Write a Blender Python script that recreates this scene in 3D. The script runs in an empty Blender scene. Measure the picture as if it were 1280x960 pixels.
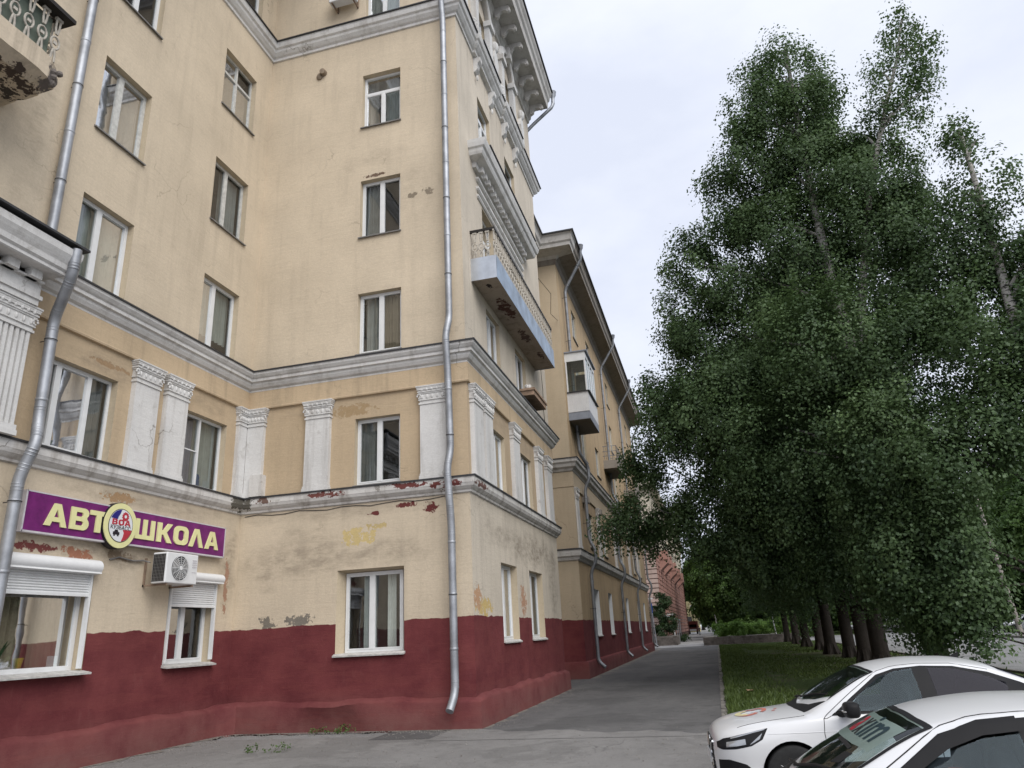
import bpy, bmesh, math, random
import numpy as np
from mathutils import Vector, Matrix
from mathutils.bvhtree import BVHTree

random.seed(7)
sc = bpy.context.scene
COL = sc.collection
R_ = math.radians

# ------------------------------------------------------------------ camera
cam_d = bpy.data.cameras.new('camera'); cam = bpy.data.objects.new('camera', cam_d); COL.objects.link(cam)
yaw, pit, rol = -0.24545971, 0.33396058, -0.05326514
f_ = Vector((math.sin(yaw)*math.cos(pit), math.cos(yaw)*math.cos(pit), math.sin(pit)))
r_ = Vector((math.cos(yaw), -math.sin(yaw), 0)); u_ = r_.cross(f_)
rr = r_*math.cos(rol) + u_*math.sin(rol); uu = -r_*math.sin(rol) + u_*math.cos(rol)
cam.matrix_world = Matrix(((rr.x, uu.x, -f_.x, 0), (rr.y, uu.y, -f_.y, 0), (rr.z, uu.z, -f_.z, 2.0), (0, 0, 0, 1)))
cam_d.sensor_width = 36; cam_d.lens = 902.1/1280*36; cam_d.clip_end = 3000; cam_d.clip_start = .05
sc.camera = cam

# ------------------------------------------------------------------ sky, sun, exposure
SUN_EL, SUN_AZ = 44, 136          # azimuth clockwise from +Y: behind the camera, to the right
W = bpy.data.worlds.new('World'); sc.world = W; W.use_nodes = True
wn = W.node_tree; wn.nodes.clear()
def wnode(t, **k):
    n = wn.nodes.new(t)
    for a, b in k.items(): setattr(n, a, b)
    return n
sky = wnode('ShaderNodeTexSky', sky_type='NISHITA', sun_disc=False)
sky.sun_elevation = R_(SUN_EL); sky.sun_rotation = R_(SUN_AZ); sky.dust_density = 4; sky.air_density = 1
bg1 = wnode('ShaderNodeBackground'); bg1.inputs['Strength'].default_value = .09
wn.links.new(sky.outputs[0], bg1.inputs[0])
tc = wnode('ShaderNodeTexCoord'); mp = wnode('ShaderNodeMapping'); mp.inputs['Scale'].default_value = (1.6, 1.6, 3.4)
nz = wnode('ShaderNodeTexNoise'); nz.inputs['Scale'].default_value = 1.7; nz.inputs['Detail'].default_value = 7; nz.inputs['Roughness'].default_value = .55
rp = wnode('ShaderNodeValToRGB'); rp.color_ramp.elements[0].position = .36; rp.color_ramp.elements[0].color = (.485, .515, .60, 1)
rp.color_ramp.elements[1].position = .62; rp.color_ramp.elements[1].color = (.575, .60, .665, 1)
bg2 = wnode('ShaderNodeBackground'); bg2.inputs['Strength'].default_value = 1.0
mx = wnode('ShaderNodeMixShader'); mx.inputs[0].default_value = .92
wo = wnode('ShaderNodeOutputWorld')
for a, b in ((tc.outputs['Generated'], mp.inputs[0]), (mp.outputs[0], nz.inputs[0]), (nz.outputs[0], rp.inputs[0]), (rp.outputs[0], bg2.inputs[0]),
             (bg1.outputs[0], mx.inputs[1]), (bg2.outputs[0], mx.inputs[2]), (mx.outputs[0], wo.inputs[0])): wn.links.new(a, b)
sd = bpy.data.lights.new('sun', 'SUN'); sd.energy = 1.5; sd.angle = R_(52); sd.color = (1, .97, .93)
so = bpy.data.objects.new('sun', sd); COL.objects.link(so); so.location = (20, -20, 60)
sv = Vector((math.sin(R_(SUN_AZ))*math.cos(R_(SUN_EL)), math.cos(R_(SUN_AZ))*math.cos(R_(SUN_EL)), math.sin(R_(SUN_EL))))
so.rotation_euler = sv.to_track_quat('Z', 'Y').to_euler()
vs = sc.view_settings; vs.view_transform = 'Standard'; vs.look = 'None'; vs.gamma = 1; vs.exposure = .78
sc.render.use_motion_blur = False
sc.cycles.max_bounces = 8; sc.cycles.transparent_max_bounces = 12

# ------------------------------------------------------------------ material helpers
class NT:
    def __init__(s, name):
        s.m = bpy.data.materials.new(name); s.m.use_nodes = True; s.t = s.m.node_tree; s.t.nodes.clear()
        s.out = s.t.nodes.new('ShaderNodeOutputMaterial')
    def n(s, t, ins=None, **k):
        nd = s.t.nodes.new(t)
        for a, b in k.items(): setattr(nd, a, b)
        for a, b in (ins or {}).items(): s.set(nd.inputs[a], b)
        return nd
    def set(s, sock, v):
        if isinstance(v, bpy.types.NodeSocket): s.t.links.new(v, sock)
        else:
            if isinstance(v, tuple) and len(v) == 3 and sock.type == 'RGBA': v = v + (1,)
            sock.default_value = v
    def pos(s): return s.n('ShaderNodeNewGeometry').outputs['Position']
    def obj(s): return s.n('ShaderNodeTexCoord').outputs['Object']
    def noise(s, vec, scale, detail=4, rough=.5, dist=0.):
        return s.n('ShaderNodeTexNoise', {'Vector': vec, 'Scale': scale, 'Detail': detail, 'Roughness': rough, 'Distortion': dist}).outputs[0]
    def noisec(s, vec, scale, detail=3):
        return s.n('ShaderNodeTexNoise', {'Vector': vec, 'Scale': scale, 'Detail': detail}).outputs[1]
    def scale(s, vec, sc3, loc=(0, 0, 0)):
        return s.n('ShaderNodeMapping', {0: vec, 'Scale': sc3, 'Location': loc}).outputs[0]
    def math(s, op, a, b=0., c=0.):
        return s.n('ShaderNodeMath', {0: a, 1: b, 2: c}, operation=op).outputs[0]
    def rng(s, v, a, b, c=0., d=1.):
        return s.n('ShaderNodeMapRange', {0: v, 1: a, 2: b, 3: c, 4: d}).outputs[0]
    def vm(s, op, a, b=(0, 0, 0)):
        nd = s.n('ShaderNodeVectorMath', {0: a, 1: b}, operation=op)
        return nd.outputs['Value'] if op in ('LENGTH', 'DISTANCE', 'DOT_PRODUCT') else nd.outputs[0]
    def mix(s, f, a, b, mode='MIX'):
        nd = s.n('ShaderNodeMix', data_type='RGBA', blend_type=mode)
        s.set(nd.inputs[0], f); s.set(nd.inputs[6], a); s.set(nd.inputs[7], b); return nd.outputs[2]
    def sep(s, v): return s.n('ShaderNodeSeparateXYZ', {0: v}).outputs
    def bump(s, h, strength=.3, dist=.02):
        return s.n('ShaderNodeBump', {'Height': h, 'Strength': strength, 'Distance': dist}).outputs[0]
    def bsdf(s, col, rough=.8, bump=None, metal=0., spec=.3, coat=0.):
        b = s.n('ShaderNodeBsdfPrincipled', {'Base Color': col, 'Roughness': rough, 'Metallic': metal, 'Specular IOR Level': spec, 'Coat Weight': coat})
        if bump is not None: s.set(b.inputs['Normal'], bump)
        s.t.links.new(b.outputs[0], s.out.inputs[0]); return s.m

def sat(nt, v): return nt.n('ShaderNodeClamp', {0: v}).outputs[0]

def simple(name, col, rough=.6, metal=0., var=.12, scale=6., bump=0., spec=.3, coat=0.):
    t = NT(name); p = t.obj(); n = t.noise(p, scale, 5, .6)
    c = t.mix(t.rng(n, .3, .7), tuple(x*(1-var) for x in col), tuple(min(1, x*(1+var)) for x in col))
    bm = t.bump(t.noise(p, scale*6, 4, .6), bump, .01) if bump else None
    return t.bsdf(c, rough, bm, metal, spec, coat)

def plaster(name, col, dirt=.3, patches=(), red=False, z2=None, crackle=.35, stains=()):
    """painted plaster: blotches, rain streaks, cracks, flaked patches, red dado paint below 2.48 m"""
    t = NT(name); p = t.pos()
    n1 = t.noise(p, .45, 6, .6); n2 = t.noise(t.scale(p, (2.2, 2.2, .22)), 1.3, 5, .65); n3 = t.noise(p, 22, 5, .6); n4 = t.noise(p, 3.2, 6, .7, .6)
    dark = tuple(x*.62 for x in col); lite = tuple(min(1, x*1.10) for x in col)
    c = t.mix(t.rng(n1, .3, .7), tuple(x*.90 for x in col), lite)
    if z2:      # ochre coat of the middle storey
        z = t.sep(p)[2]
        m = t.math('MULTIPLY', t.rng(z, 5.7, 5.72), t.rng(z, 9.4, 9.38))
        oc = t.mix(t.rng(n1, .3, .7), tuple(x*.88 for x in z2), z2)
        c = t.mix(m, c, oc)
    c = t.mix(t.math('MULTIPLY', t.rng(n2, .5, .78), dirt), c, (.16, .13, .10))
    c = t.mix(t.math('MULTIPLY', t.rng(n4, .58, .8), dirt*.9), c, (.20, .17, .13))
    c = t.mix(t.rng(n3, .25, .75, .0, .16), c, (.12, .10, .08))
    # hairline cracks
    w = t.n('ShaderNodeTexVoronoi', {'Vector': t.vm('ADD', p, t.vm('MULTIPLY', t.noisec(p, 1.1, 6), (1.6, 1.6, 1.6))), 'Scale': .55}, feature='DISTANCE_TO_EDGE').outputs[0]
    ck = t.math('MULTIPLY', t.rng(w, .010, .002), t.rng(t.noise(p, .6, 3), .55, .68))
    c = t.mix(t.math('MULTIPLY', ck, crackle), c, (.09, .07, .05))
    n7 = t.noise(t.scale(p, (.9, .9, 7)), 1.6, 8, .72, .4); n8 = t.noise(p, 60, 3, .6)
    c = t.mix(t.rng(n7, .56, .74, 0, .16+dirt*.3), c, tuple(x*.55 for x in col))
    h = t.math('ADD', t.math('ADD', t.math('MULTIPLY', n3, .35), t.math('MULTIPLY', n8, .25)), t.math('ADD', t.math('MULTIPLY', n4, .7), t.math('MULTIPLY', n7, .9)))
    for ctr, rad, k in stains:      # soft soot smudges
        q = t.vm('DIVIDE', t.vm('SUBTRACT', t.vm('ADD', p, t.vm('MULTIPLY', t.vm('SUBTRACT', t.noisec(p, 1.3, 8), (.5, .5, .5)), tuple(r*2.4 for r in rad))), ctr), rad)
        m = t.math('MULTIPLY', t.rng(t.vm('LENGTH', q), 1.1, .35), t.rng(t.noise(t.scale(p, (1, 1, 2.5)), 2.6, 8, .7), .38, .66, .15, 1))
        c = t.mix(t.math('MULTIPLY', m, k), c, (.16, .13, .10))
    nw = t.n('ShaderNodeTexNoise', {'Vector': p, 'Scale': 3.1, 'Detail': 10, 'Roughness': .68}).outputs[1] if patches else None
    for ctr, rad, pc in patches:
        q = t.vm('DIVIDE', t.vm('SUBTRACT', t.vm('ADD', p, t.vm('MULTIPLY', t.vm('SUBTRACT', nw, (.5, .5, .5)), tuple(min(.9, r*3.0) for r in rad))), ctr), rad)
        m = t.math('MULTIPLY', t.rng(t.vm('LENGTH', q), 1.0, .96), t.rng(t.math('ADD', t.noise(p, 5.5, 9, .7), t.math('MULTIPLY', t.vm('LENGTH', q), -.16)), .34, .37))
        c = t.mix(m, c, t.mix(n3, tuple(x*.75 for x in pc), tuple(min(1, x*1.2) for x in pc)))
        h = t.math('SUBTRACT', h, t.math('MULTIPLY', m, .5))
    if red:
        z = t.sep(p)[2]
        zz = t.math('ADD', z, t.math('MULTIPLY', t.math('SUBTRACT', t.noise(p, 2.2, 4), .5), .14))
        m = t.rng(zz, 2.492, 2.478)
        n5 = t.noise(p, 1.1, 6, .65); n6 = t.noise(t.scale(p, (1, 1, .35)), 5, 5, .7)
        rc = t.mix(t.rng(n5, .3, .7), (.108, .024, .028), (.178, .047, .048))
        rc = t.mix(t.rng(n6, .58, .8, 0, .35), rc, (.20, .085, .08))
        low = t.math('MULTIPLY', t.rng(z, .95, .1), t.rng(n5, .35, .65, .25, .8))     # splash dirt
        rc = t.mix(low, rc, (.17, .085, .075))
        ch = t.math('MULTIPLY', t.rng(t.noise(p, 7, 10, .75), .66, .70), t.rng(t.noise(p, .8, 4), .5, .6))    # chipped spots
        rc = t.mix(t.math('MULTIPLY', ch, .8), rc, (.25, .20, .17))
        lp = t.noise(t.scale(p, (.5, .5, 3)), 1.2, 5, .6); rc = t.mix(t.rng(lp, .52, .56, 0, .22), rc, (.19, .055, .05))    # brush laps, touched-up areas
        c = t.mix(m, c, rc)
    return t.bsdf(c, .88, t.bump(h, .45, .02), spec=.18)

def glass(name, tint=(.85, .9, .88), base=.10, rough=.02, fk=.55, gc=(.95, .97, 1)):
    t = NT(name)
    fr = t.n('ShaderNodeFresnel', {'IOR': 1.5}).outputs[0]
    fac = t.math('ADD', t.math('MULTIPLY', fr, fk), base)
    nrm = t.bump(t.noise(t.pos(), 1.3, 2), .04, .05)
    g = t.n('ShaderNodeBsdfGlossy', {'Color': gc, 'Roughness': rough, 'Normal': nrm}).outputs[0]
    tr = t.n('ShaderNodeBsdfTransparent', {'Color': tint}).outputs[0]
    mx = t.n('ShaderNodeMixShader', {0: sat(t, fac), 1: tr, 2: g}).outputs[0]
    t.t.links.new(mx, t.out.inputs[0]); return t.m

def asphalt(name, a, b, patch=.5):
    t = NT(name); p = t.pos()
    big = t.noise(t.scale(p, (1, .45, 1)), .5, 7, .65); mid = t.noise(p, 3, 6, .7); fine = t.noise(p, 70, 3, .7)
    c = t.mix(t.rng(big, .3, .7), a, b)
    c = t.mix(t.rng(mid, .5, .75, 0, patch), c, tuple(x*.6 for x in a))
    pt = t.noise(p, .22, 9, .62, .5); c = t.mix(t.rng(pt, .54, .57, 0, .38), c, tuple(x*.62 for x in a)); c = t.mix(t.rng(t.noise(p, .7, 8, .7), .60, .72, 0, .45), c, tuple(min(1, x*1.35) for x in b))
    st = t.noise(p, 16, 6, .7); c = t.mix(t.rng(st, .60, .74, 0, .4), c, tuple(x*.45 for x in a))
    c = t.mix(t.rng(fine, .55, .75, 0, .5), c, tuple(min(1, x*2.2) for x in b))
    w = t.n('ShaderNodeTexVoronoi', {'Vector': t.vm('ADD', p, t.vm('MULTIPLY', t.noisec(p, .9, 5), (2.4, 2.4, 0))), 'Scale': .28}, feature='DISTANCE_TO_EDGE').outputs[0]
    c = t.mix(t.math('MULTIPLY', t.rng(w, .007, .001, 0, .7), t.rng(t.noise(p, .35, 3), .5, .62)), c, (.03, .03, .03))
    return t.bsdf(c, .9, t.bump(t.math('ADD', fine, mid), .5, .012), spec=.2)

M = {}
Yb, Xc, Xa = 17.52, -5.65, -12.35
BE, OC = (.60, .51, .385), (.54, .42, .28)
pB = [((-8.75, Yb, 4.68), (.60, .3, .26), (.56, .44, .21)), ((-8.2, Yb, 4.85), (.28, .3, .10), (.50, .39, .19)),
      ((-6.72, Yb, 5.22), (.30, .3, .12), (.13, .035, .033)), ((-7.35, Yb, 5.33), (.42, .3, .07), (.14, .04, .037)), ((-8.3, Yb, 5.20), (.18, .3, .06), (.14, .04, .037)),
      ((-10.45, Yb, 2.63), (.52, .3, .16), (.20, .18, .15)), ((-11.35, Yb, 2.60), (.30, .3, .17), (.19, .17, .14)),
      ((-6.72, Yb, 14.75), (.20, .3, .13), (.24, .20, .15)), ((-7.15, Yb, 14.72), (.16, .3, .10), (.24, .20, .15)),
      ((-8.5, Yb, 15.72), (.35, .3, .07), (.16, .11, .08)), ((-9.0, Yb, 8.1), (.8, .3, .18), (.36, .26, .15))]
pA = [((Xa, 11.2, 4.05), (.3, .5, .10), (.16, .05, .045)), ((Xa, 12.2, 4.00), (.3, .35, .16), (.34, .16, .10)), ((Xa, 13.3, 4.05), (.3, .45, .12), (.25, .19, .13)),
      ((Xa, 17.1, 3.6), (.3, .10, .9), (.36, .22, .15)), ((Xa, 13.1, 5.30), (.3, .5, .14), (.38, .25, .14)), ((Xa, 12.4, 8.15), (.3, .7, .07), (.32, .22, .13))]
pC = [((Xc, 18.4, 2.72), (.3, .85, .26), (.56, .42, .18)), ((Xc, 17.9, 2.95), (.3, .35, .28), (.50, .31, .19)), ((Xc, 22.55, 2.95), (.3, .42, .5), (.44, .27, .18)),
      ((Xc, 19.5, 1.7), (.3, .35, .6), (.24, .03, .03))]
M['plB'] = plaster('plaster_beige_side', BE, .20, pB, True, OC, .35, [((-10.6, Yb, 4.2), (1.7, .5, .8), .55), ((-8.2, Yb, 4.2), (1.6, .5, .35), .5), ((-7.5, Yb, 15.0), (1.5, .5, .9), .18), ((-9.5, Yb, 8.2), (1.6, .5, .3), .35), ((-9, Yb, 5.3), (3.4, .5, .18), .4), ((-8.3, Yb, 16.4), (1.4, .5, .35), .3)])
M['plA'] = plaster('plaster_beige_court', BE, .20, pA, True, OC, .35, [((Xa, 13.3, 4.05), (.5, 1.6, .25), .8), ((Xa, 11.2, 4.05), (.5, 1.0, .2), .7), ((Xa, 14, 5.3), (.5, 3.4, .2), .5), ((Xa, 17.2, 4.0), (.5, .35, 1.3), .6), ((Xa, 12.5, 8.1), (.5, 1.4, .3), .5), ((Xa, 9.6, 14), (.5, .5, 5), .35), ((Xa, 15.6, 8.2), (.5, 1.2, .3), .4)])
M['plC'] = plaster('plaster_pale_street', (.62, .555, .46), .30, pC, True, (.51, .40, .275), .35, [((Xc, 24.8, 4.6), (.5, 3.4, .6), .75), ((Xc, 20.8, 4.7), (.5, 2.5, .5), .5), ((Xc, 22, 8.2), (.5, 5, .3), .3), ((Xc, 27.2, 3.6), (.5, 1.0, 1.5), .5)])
M['pl2'] = plaster('plaster_ochre_far_house', (.47, .35, .215), .55, (), True, (.43, .32, .20))
M['plD'] = plaster('plaster_beige_far_house', (.52, .43, .31), .15, (), True, (.50, .41, .295))
M['reveal'] = plaster('plaster_reveal', (.53, .445, .32), .3)
M['ochre'] = plaster('plaster_ochre_band', OC, .45)
M['trim'] = plaster('trim_white', (.66, .655, .64), .5, (), crackle=.6)
M['trim_dirty'] = plaster('trim_weathered', (.62, .605, .58), .8, [((-6.2, 17.3, 5.75), (.5, .5, .12), (.14, .045, .04)), ((-7.3, 17.3, 5.82), (.6, .5, .09), (.15, .05, .045)),
                     ((-9.6, 17.3, 5.80), (.6, .5, .10), (.16, .06, .05)), ((-11.5, 17.3, 5.8), (.25, .5, .14), (.17, .11, .09)), ((-5.3, 18, 5.75), (.5, .7, .10), (.17, .10, .085)), ((-12.2, 17.2, 5.75), (.4, .5, .25), (.13, .12, .10))], crackle=.9)
M['soffit'] = plaster('soffit_grey', (.56, .545, .52), .5)
M['soffit_dark'] = plaster('soffit_stained', (.27, .245, .215), .9)
M['slab'] = plaster('balcony_slab', (.40, .335, .275), .9, [((-5.2, 20.6, 11.9), (.22, .9, .3), (.10, .05, .04)), ((-5.2, 23.0, 11.9), (.18, .7, .3), (.12, .08, .07)), ((-5.25, 18.9, 11.9), (.10, .2, .3), (.04, .03, .03)), ((-5.1, 25.0, 11.9), (.12, .4, .3), (.10, .07, .06))])
M['slab_left'] = plaster('balcony_slab_ragged', (.60, .51, .39), .6, [((-11.4, 8.0, 12.4), (.3, .9, .12), (.08, .06, .05)), ((-11.1, 8.7, 12.6), (.25, .25, .25), (.15, .13, .12)), ((-11.9, 8.3, 12.35), (.22, .6, .2), (.07, .06, .05))])
M['flash'] = simple('tin_flashing_dark', (.055, .055, .058), .5, .4)
M['galv'] = simple('galvanised_sheet', (.50, .53, .57), .36, .8, .15, 2.5, .1)
M['galv_blue'] = simple('galvanised_sheet_fascia', (.27, .345, .43), .38, .7, .35, 1.6, .15)
M['pipe'] = simple('galvanised_pipe', (.33, .345, .37), .5, .6, .28, 2.2, .15)
M['pipe_old'] = simple('old_zinc_pipe', (.24, .25, .265), .5, .55, .25, 3, .1)
M['pvc'] = simple('white_window_plastic', (.70, .71, .71), .35, 0, .05, 4)
M['oldpaint'] = simple('old_white_window_paint', (.52, .52, .49), .6, 0, .2, 8, .2)
M['sill'] = simple('tin_sill', (.20, .195, .19), .55, .3, .2)
M['sillw'] = simple('pale_sill', (.46, .45, .43), .6, 0, .25, 9)
M['glass'] = glass('window_glass')
M['glassd'] = glass('window_glass_dull', (.6, .65, .65), .08)
M['room'] = simple('room_interior', (.10, .092, .085), .9, 0, .3, 1.5)
M['roomw'] = simple('room_pale', (.30, .27, .22), .9, 0, .2, 1.2)
for k, c in dict(cur_w=(.60, .60, .58), cur_g=(.30, .31, .31), cur_b=(.27, .265, .255), cur_t=(.34, .27, .20), cur_gr=(.42, .43, .40), cur_l=(.30, .29, .34)).items(): M[k] = simple('curtain_'+k[4:], c, .9, 0, .12, 3)
M['iron'] = simple('black_iron', (.025, .022, .02), .6, .3)
M['balu'] = simple('baluster_paint', (.42, .39, .34), .8, 0, .3, 9, .3)
M['board_green'] = simple('green_board', (.13, .16, .13), .8, 0, .3, 3)
M['white_panel'] = simple('white_cladding', (.66, .66, .66), .5, 0, .06, 3)
M['grey_panel'] = simple('grey_cladding', (.25, .27, .31), .6)
M['roof'] = simple('roof_sheet', (.09, .085, .085), .6, .3)
M['asph'] = asphalt('yard_asphalt', (.165, .160, .155), (.235, .23, .222), .5)
M['path'] = asphalt('path_asphalt', (.092, .091, .092), (.150, .147, .144), .6)
M['road'] = asphalt('road_asphalt', (.20, .20, .20), (.27, .27, .265), .3)
M['far_path'] = asphalt('far_path', (.24, .235, .23), (.32, .315, .31), .3)
M['kerb'] = simple('kerb_concrete', (.19, .178, .16), .95, 0, .4, 4, .6)
M['dirt'] = simple('dirt_edge', (.18, .165, .145), .95, 0, .3, 5, .6)
M['red_ledge'] = None

# ------------------------------------------------------------------ mesh helpers
class MB:
    def __init__(s): s.v = []; s.f = []; s.mi = []
    def add(s, v, f, m=0):
        o = len(s.v); s.v += [tuple(x) for x in v]; s.f += [tuple(i+o for i in q) for q in f]; s.mi += [m]*len(f); return s
    def box(s, x0, x1, y0, y1, z0, z1, m=0):
        v = [(x, y, z) for z in (z0, z1) for y in (y0, y1) for x in (x0, x1)]
        return s.add(v, [(0, 2, 3, 1), (4, 5, 7, 6), (0, 1, 5, 4), (2, 6, 7, 3), (0, 4, 6, 2), (1, 3, 7, 5)], m)
    def wbox(s, P, u0, u1, d0, d1, z0, z1, m=0):
        v = [P(u, d, z) for z in (z0, z1) for d in (d0, d1) for u in (u0, u1)]
        return s.add(v, [(0, 2, 3, 1), (4, 5, 7, 6), (0, 1, 5, 4), (2, 6, 7, 3), (0, 4, 6, 2), (1, 3, 7, 5)], m)
    def tube(s, path, r, n=10, m=0, cap=True):
        pts = [Vector(p) for p in path]; rs = r if isinstance(r, (list, tuple)) else [r]*len(pts)
        up = None; v = []
        for i, p in enumerate(pts):
            t = (pts[min(i+1, len(pts)-1)] - pts[max(i-1, 0)]).normalized()
            if up is None: up = t.orthogonal().normalized()
            up = (up - t*up.dot(t)).normalized(); b = t.cross(up)
            for k in range(n):
                a = 2*math.pi*k/n; v.append(p + (up*math.cos(a) + b*math.sin(a))*rs[i])
        f = [(i*n+k, i*n+(k+1) % n, (i+1)*n+(k+1) % n, (i+1)*n+k) for i in range(len(pts)-1) for k in range(n)]
        if cap: f += [tuple(range(n-1, -1, -1)), tuple((len(pts)-1)*n+k for k in range(n))]
        return s.add(v, f, m)
    def lathe(s, prof, c, n=16, m=0, axis='z', cap=True):
        v = []
        for r, z in prof:
            for k in range(n):
                a = 2*math.pi*k/n; q = (r*math.cos(a), r*math.sin(a), z)
                if axis == 'y': q = (q[0], q[2], q[1])
                if axis == 'x': q = (q[2], q[0], q[1])
                v.append((c[0]+q[0], c[1]+q[1], c[2]+q[2]))
        f = [(i*n+k, i*n+(k+1) % n, (i+1)*n+(k+1) % n, (i+1)*n+k) for i in range(len(prof)-1) for k in range(n)]
        if cap: f += [tuple(range(n)), tuple((len(prof)-1)*n+k for k in range(n))]
        return s.add(v, f, m)
    def blob(s, c, r, n=8, m=0, pw=1.):
        prof = [(math.sin(math.pi*i/n)*.999+.001, -math.cos(math.pi*i/n)) for i in range(n+1)]
        v0 = len(s.v); s.lathe(prof, (0, 0, 0), n, m)
        for i in range(v0, len(s.v)):
            x, y, z = [math.copysign(abs(q)**pw, q) for q in s.v[i]]; s.v[i] = (c[0]+x*r[0], c[1]+y*r[1], c[2]+z*r[2])
        return s
    def prism(s, P, poly, d0, d1, m=0):
        """poly in (u,z), extruded along d"""
        n = len(poly); v = [P(u, d0, z) for u, z in poly] + [P(u, d1, z) for u, z in poly]
        f = [tuple(range(n)), tuple(range(2*n-1, n-1, -1))] + [(i, (i+1) % n, n+(i+1) % n, n+i) for i in range(n)]
        return s.add(v, f, m)
    def sweep(s, path, prof, m=0, close=False):
        """profile (outward, z) swept along a plan path with mitred corners; outward = right of travel"""
        P = [Vector((a, b)) for a, b in path]; n = len(P); offs = []
        for i in range(n):
            ns = []
            if i > 0: d = (P[i]-P[i-1]).normalized(); ns.append(Vector((d.y, -d.x)))
            if i < n-1: d = (P[i+1]-P[i]).normalized(); ns.append(Vector((d.y, -d.x)))
            if len(ns) == 2:
                mm = ns[0]+ns[1]; mm = mm / max(.2, (1+ns[0].dot(ns[1])))
            else: mm = ns[0]
            offs.append(mm)
        k = len(prof); v = [(P[i].x+offs[i].x*o, P[i].y+offs[i].y*o, z) for i in range(n) for o, z in prof]
        f = [(i*k+j, i*k+j+1, (i+1)*k+j+1, (i+1)*k+j) for i in range(n-1) for j in range(k-1)]
        f += [tuple(range(k)), tuple((n-1)*k+j for j in range(k-1, -1, -1))]
        return s.add(v, f, m)
    def mesh(s, name, mats, smooth=False):
        me = bpy.data.meshes.new(name); me.from_pydata(s.v, [], s.f)
        for mt in (mats if isinstance(mats, list) else [mats]): me.materials.append(mt)
        if isinstance(mats, list) and len(mats) > 1: me.polygons.foreach_set('material_index', s.mi)
        me.update()
        bm = bmesh.new(); bm.from_mesh(me); bmesh.ops.recalc_face_normals(bm, faces=bm.faces); bm.to_mesh(me); bm.free()
        if smooth:
            me.polygons.foreach_set('use_smooth', [True]*len(me.polygons))
            me.set_sharp_from_angle(angle=R_(40))
        return me
    def build(s, name, mats, parent=None, smooth=False):
        return link(name, s.mesh(name, mats, smooth), parent)

def link(name, me, parent=None, local=False):
    o = bpy.data.objects.new(name, me); COL.objects.link(o)
    if parent is not None:
        o.parent = parent
        if not local and parent.get('base') is not None: o.matrix_parent_inverse = Matrix.Translation(-Vector(parent['base']))
    return o
def thing(name, label, cat, loc=(0, 0, 0), group=None, rotz=0, world=True):
    """Empty at the thing's base; parts of a 'world' thing are modelled in world coordinates"""
    o = bpy.data.objects.new(name, None); COL.objects.link(o); o.location = loc; o.rotation_euler = (0, 0, rotz)
    if world: o['base'] = list(loc)
    return tag(o, label, cat, group)
def tag(o, label, cat, group=None):
    o['label'] = label; o['category'] = cat
    if group: o['group'] = group
    return o
def struct(name, mb, mat, smooth=False):
    o = mb.build(name, mat, None, smooth); o['kind'] = 'structure'; return o
def copy_at(me, name, parent, loc, rotz=0, scale=None):
    """a part sharing mesh data, placed in world coordinates"""
    o = link(name, me, parent); o.location = loc; o.rotation_euler = (0, 0, rotz)
    if scale: o.scale = scale
    return o
def apply_mods(o):
    dg = bpy.context.evaluated_depsgraph_get(); me = bpy.data.meshes.new_from_object(o.evaluated_get(dg), depsgraph=dg)
    old = o.data; o.modifiers.clear(); o.data = me; bpy.data.meshes.remove(old); return o
def text_mesh(body, size, extrude, offset=0., mat=None, xs=1.):
    cu = bpy.data.curves.new('lettering', 'FONT'); cu.body = body; cu.size = size; cu.extrude = extrude; cu.offset = offset
    cu.align_x = 'CENTER'; cu.align_y = 'CENTER'; cu.resolution_u = 4
    o = bpy.data.objects.new('lettering', cu); COL.objects.link(o)
    dg = bpy.context.evaluated_depsgraph_get(); me = bpy.data.meshes.new_from_object(o.evaluated_get(dg), depsgraph=dg)
    bpy.data.objects.remove(o); bpy.data.curves.remove(cu)
    if xs != 1: me.transform(Matrix.Diagonal((xs, 1, 1, 1)))
    me.materials.clear(); me.materials.append(mat); return me

def PX(x): return lambda u, d, z: (x+d, u, z)          # wall facing +X, u = Y
def PY(y): return lambda u, d, z: (u, y-d, z)          # wall facing -Y, u = X

def wall(parent, P, u0, u1, z0, z1, ops, mat, step=None):
    us = sorted({u0, u1, *[c for o in ops for c in o[:2]]}); zs = sorted({z0, z1, *[c for o in ops for c in o[2:4]]})
    mb = MB()
    for i in range(len(us)-1):
        for j in range(len(zs)-1):
            cu, cz = (us[i]+us[i+1])/2, (zs[j]+zs[j+1])/2
            if any(o[0] < cu < o[1] and o[2] < cz < o[3] for o in ops): continue
            mb.add([P(us[i], 0, zs[j]), P(us[i+1], 0, zs[j]), P(us[i+1], 0, zs[j+1]), P(us[i], 0, zs[j+1])], [(0, 1, 2, 3)])
    return mb.build('wall', mat, parent)

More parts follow.
